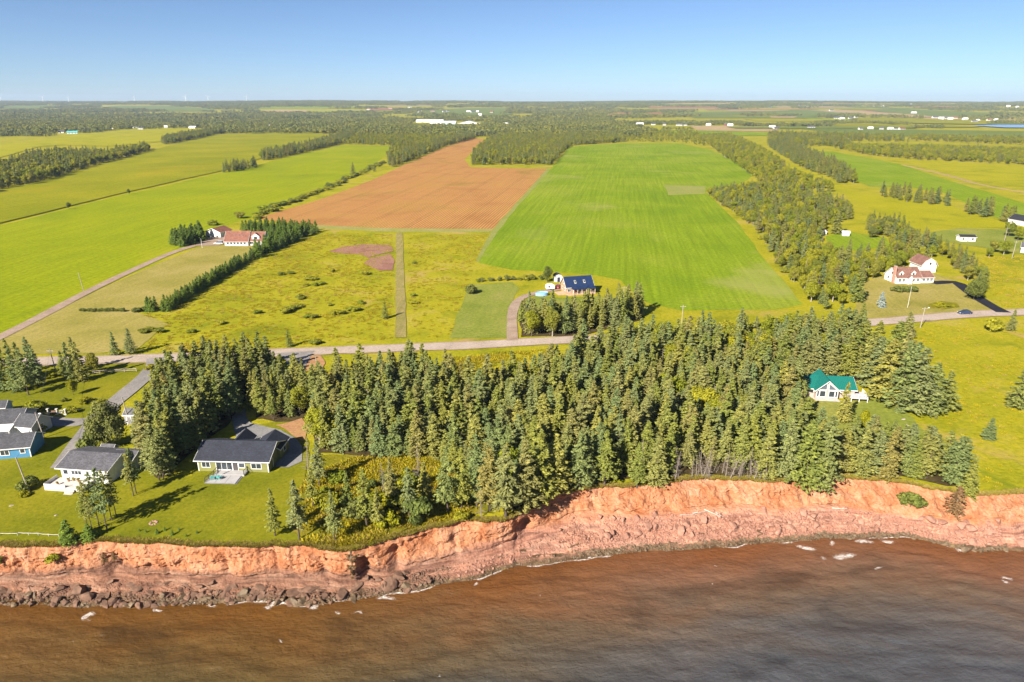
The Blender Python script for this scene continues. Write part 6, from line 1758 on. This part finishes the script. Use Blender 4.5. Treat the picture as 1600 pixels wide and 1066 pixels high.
scatter('meadow_herbs', T_, tufts, 'goldenrod and tall grass of the rough meadows', 'meadow plants')
turf = [tuft_mesh(520 + k, 34, .4, .42, M_turf) for k in range(3)]
E_ = []
for i in range(5200):
    x = rng.uniform(-98, 98); y = float(np.interp(x, xs, cx_ty)) + abs(rng.normal(0, .4)) - .14
    q = rng.uniform(.5, 1.2); E_.append((x, y, -.06, q, q * rng.uniform(.6, 1.1), rng.uniform(0, 6.28), rng.integers(3)))
scatter('cliff_edge_grass', E_, turf, 'ragged grass along the brink of the red cliff', 'grass')

# ------------------------------------------------------------------ rocks on the shore
def rock_mesh(seed, mat, flat=.6):
    r = np.random.default_rng(seed)
    bm = bmesh.new(); bmesh.ops.create_icosphere(bm, subdivisions=2, radius=1.0)
    R = np.array([v.co[:] for v in bm.verts])
    for k in range(11):      # split faces: clamp against random planes
        n = unit(r.normal(0, 1, 3) * np.array([1, 1, .7])); d = r.uniform(.34, .72); q = R @ n
        R = R - np.maximum(q - d, 0)[:, None] * n
    R = R * (1 + .05 * fbm(R[:,0]*2+seed, R[:,1]*2, R[:,2]*2, 2))[:, None] * np.array([1, .78, flat])
    fs = [[v.index for v in f.verts] for f in bm.faces]; bm.free()
    return np_mesh('boulder', R, fs, mat)
rk_l = plain('brown_sandstone', (.15, .085, .055), .9, .45, 1.6, .04); rk_r = plain('pink_sandstone', (.35, .18, .125), .9, .3, 1.6, .04); rk_w = plain('weedy_stone', (.15, .105, .062), .6, .5, 1.6, .04)
RM = {m: [rock_mesh(600 + 10*i + k, mm, [.6, .5, .75, .42][k % 4]) for k in range(6)] for i, (m, mm) in enumerate((('l', rk_l), ('r', rk_r), ('w', rk_w)))}
LABR = dict(l='brown sandstone boulder tumbled below the red cliff', r='pinkish sandstone block in the rubble under the cliff', w='weed-stained boulder at the water line')
GRPR = dict(l='brown boulders on the shore', r='pink blocks in the rubble', w='boulders at the water line')
def shore(px, v):
    """grid point of the cliff mesh at a photograph column and shore fraction v (0 cliff foot, 1 water line)"""
    j0 = np.searchsorted(xs, (px - 800) / F * 118.0)
    j = min(range(max(0, j0 - 240), min(len(xs), j0 + 240)), key=lambda q: abs(CV[nf + int(v*20), q, 0] / depth(CV[nf + int(v*20), q, 0], CV[nf + int(v*20), q, 1], -6.5) * F + 800 - px))
    i = min(len(U) - 3, nf - 1 + int(round(v * (nb_ - 1))))
    return CV[i, j]
def boulder(px, v, s, kind, label=None, sink=.25):
    c = shore(px, v); s = s * 1.25
    me = RM[kind][int(rng.integers(6))]
    o = link('boulder', me)
    o.location = (c[0], c[1], c[2] + s * .25 - s * sink * .4)
    o.rotation_euler = (rng.normal(0, .2), rng.normal(0, .2), rng.uniform(0, 6.28)); o.scale = (s, s, s) if sink < .8 else (s * 1.35, s, s * .6)
    tag(o, label or LABR[kind], 'boulder', None if label else GRPR[kind])
for k in range(95): boulder(rng.uniform(-20, 560), 1.06 - .5 * rng.random() ** 1.6, rng.uniform(.35, 1.0), 'l' if rng.random() < .7 else 'w')
for k in range(80):      # bedrock ledges at the cliff foot
    boulder(rng.uniform(-30, 560), rng.uniform(.05, .6), rng.uniform(.7, 1.7), 'l', None, 1.3)
for k in range(26): boulder(rng.uniform(540, 690), rng.uniform(.1, .9), rng.uniform(.3, .9), 'l' if rng.random() < .8 else 'w')
for k in range(110): boulder(rng.uniform(930, 1560), rng.uniform(.0, .75), rng.uniform(.4, 1.15), 'r')
for k in range(24): boulder(rng.uniform(1250, 1610), rng.uniform(.8, 1.05), rng.uniform(.3, .75), 'w')
for (px, v, s, kd, lab) in ((608,.35,1.7,'l','large brown split block below the cliff corner'),(626,.25,1.2,'l','squarish pink-brown block leaning beside the split block'),(640,.75,1.1,'w','rounded grey boulder at the beach end'),(535,.75,1.7,'l','large rounded brown boulder with dark cleft at the water'),(130,.45,1.6,'l','broad brown ledge block at the cliff foot'),(145,.62,1.5,'l','slabby brown block among the waterline rocks'),(480,.55,1.5,'l','flat grey-brown slab sloping to the water'),
                      (1505,1.06,1.5,'w','pale weed-covered flat rock awash in the shallows'),(1525,1.04,1.0,'w','smaller pale flat rock awash in the shallows'),(1392,.9,.7,'w','mossy yellow-green stone at the water edge'),(1590,.85,1.3,'r','smooth pink rock at the far end of the shore')):
    boulder(px, v, s, kd, lab)
S_ = []
for k in range(13000):
    px = rng.uniform(-30, 1640); v = rng.beta(1.6, 1.3) if px > 900 else rng.uniform(.2, 1)
    if 660 < px < 900 and rng.random() < .75: continue
    if px < 640 and (v < .55 or rng.random() < .35): continue
    i = min(len(U) - 3, nf - 1 + int(round(v * (nb_ - 1)))); xw = (px - 800) / F * 112
    j = int(np.searchsorted(xs, xw)); j = min(max(j, 0), len(xs) - 1); c = CV[i, j]
    s = rng.uniform(.09, .26) + .3 * rng.random() ** 4; S_.append((c[0], c[1], c[2] + s*.1, s, s, rng.uniform(0, 6.28), (0 if px < 700 else 6) + rng.integers(6) if v < .8 else 12 + rng.integers(6)))
scatter('shore_rubble', S_, RM['l'] + RM['r'] + RM['w'], 'loose stones and rubble on the beach under the cliff', 'stones')
# driftwood and slumped trees
def log(px, v, L, az, label, r=.10, rise=.05):
    c = Vector(shore(px, v)) + Vector((0, 0, .25)); mb = MB(); p = Vector((0, 0, 0)); a = az
    e = empty('driftwood_log', c, 0, label, 'driftwood')
    for i in range(5):
        q = p + Vector((math.cos(a), math.sin(a), rise)) * L / 5; mb.tube(p, q, r * (1 - .15*i), r * (1 - .15*(i+1)), 7); p = q; a += random.uniform(-.12, .12)
    mb.build('stem', plain('bleached_wood', (.55, .48, .42), .9, .15, 4), e)
    b = MB()
    for i in range(4): t = random.uniform(.3, 1); q = p * t; b.tube(q, q + Vector((random.uniform(-.5, .5), random.uniform(-.4, .4), random.uniform(.1, .5))), r*.35, r*.12, 5)
    b.build('branch', MATS['bleached_wood'], e)
log(1098, .02, 3.4, -.75, 'bleached driftwood trunk lying across the pink rubble'); log(1080, .08, 2.6, .2, 'short bleached log beside the driftwood trunk'); log(1297, .02, 2.6, -.25, 'pale curved log on the ledge under the cliff')
log(1115, .12, 2.2, -1.2, 'thin bleached branch among the pink blocks', .06); log(1060, .10, 3.0, 0.05, 'long grey driftwood pole flat on the rubble', .06)
x, y, _ = G(548, 857)
e = empty('fallen_tree', (x, y - .6, -.3), 0, 'dead grey-green tree hanging head down over the cliff face', 'dead tree')
o = link('trunk', DEAD[1][0], None, e); o.rotation_euler = (math.pi * .93, 0, .3); o.scale = (.55, .55, .55)
o = link('crown', spruce_mesh(777, M_brown_leaf, h=4.6, rad=1.1, clear=.1, whorls=10, nbr=6, ragged=.5), None, e); o.rotation_euler = (math.pi * .93, 0, .3)
for (px, py, zz, s, lab) in ((88, 870, -2.2, 1.5, 'small green bush rooted in the upper cliff face'), (165, 872, -2.4, 1.8, 'bare brown bush sprawling on the shaded cliff face'), (183, 866, -2.2, 1.4, 'grey-brown bush high on the cliff face'), (5, 870, -2.4, 1.2, 'green bush in the cliff gully below the rope fence')):
    x, y, z = G(px, py, zz)
    e = empty('cliff_bush', (x, float(np.interp(x, xs, byv)) + .5, zz - .4), 0, lab, 'shrub')
    me = [SHR[0], BRN[0], BRN[0], SHR[1]][[88, 165, 183, 5].index(px)]
    for nm, m_ in (('stems', me[0]), ('foliage', me[1])):
        o = link(nm, m_, None, e); k = s / me[2]; o.scale = (k, k, k)

# ------------------------------------------------------------------ haze
hz = MB().box(-13000, 13000, -4500, 13500, -12, 215).mesh('haze')
hm = bpy.data.materials.new('haze'); hm.use_nodes = True; nt = hm.node_tree; nt.nodes.clear()
ov = nt.nodes.new('ShaderNodeOutputMaterial'); pv = nt.nodes.new('ShaderNodeVolumePrincipled')
pv.inputs['Color'].default_value = (.62, .78, 1, 1); pv.inputs['Density'].default_value = 5e-5; pv.inputs['Anisotropy'].default_value = 0.1
nt.links.new(pv.outputs[0], ov.inputs['Volume'])
hz.materials.append(hm)
tag(link('haze', hz), kind='stuff')
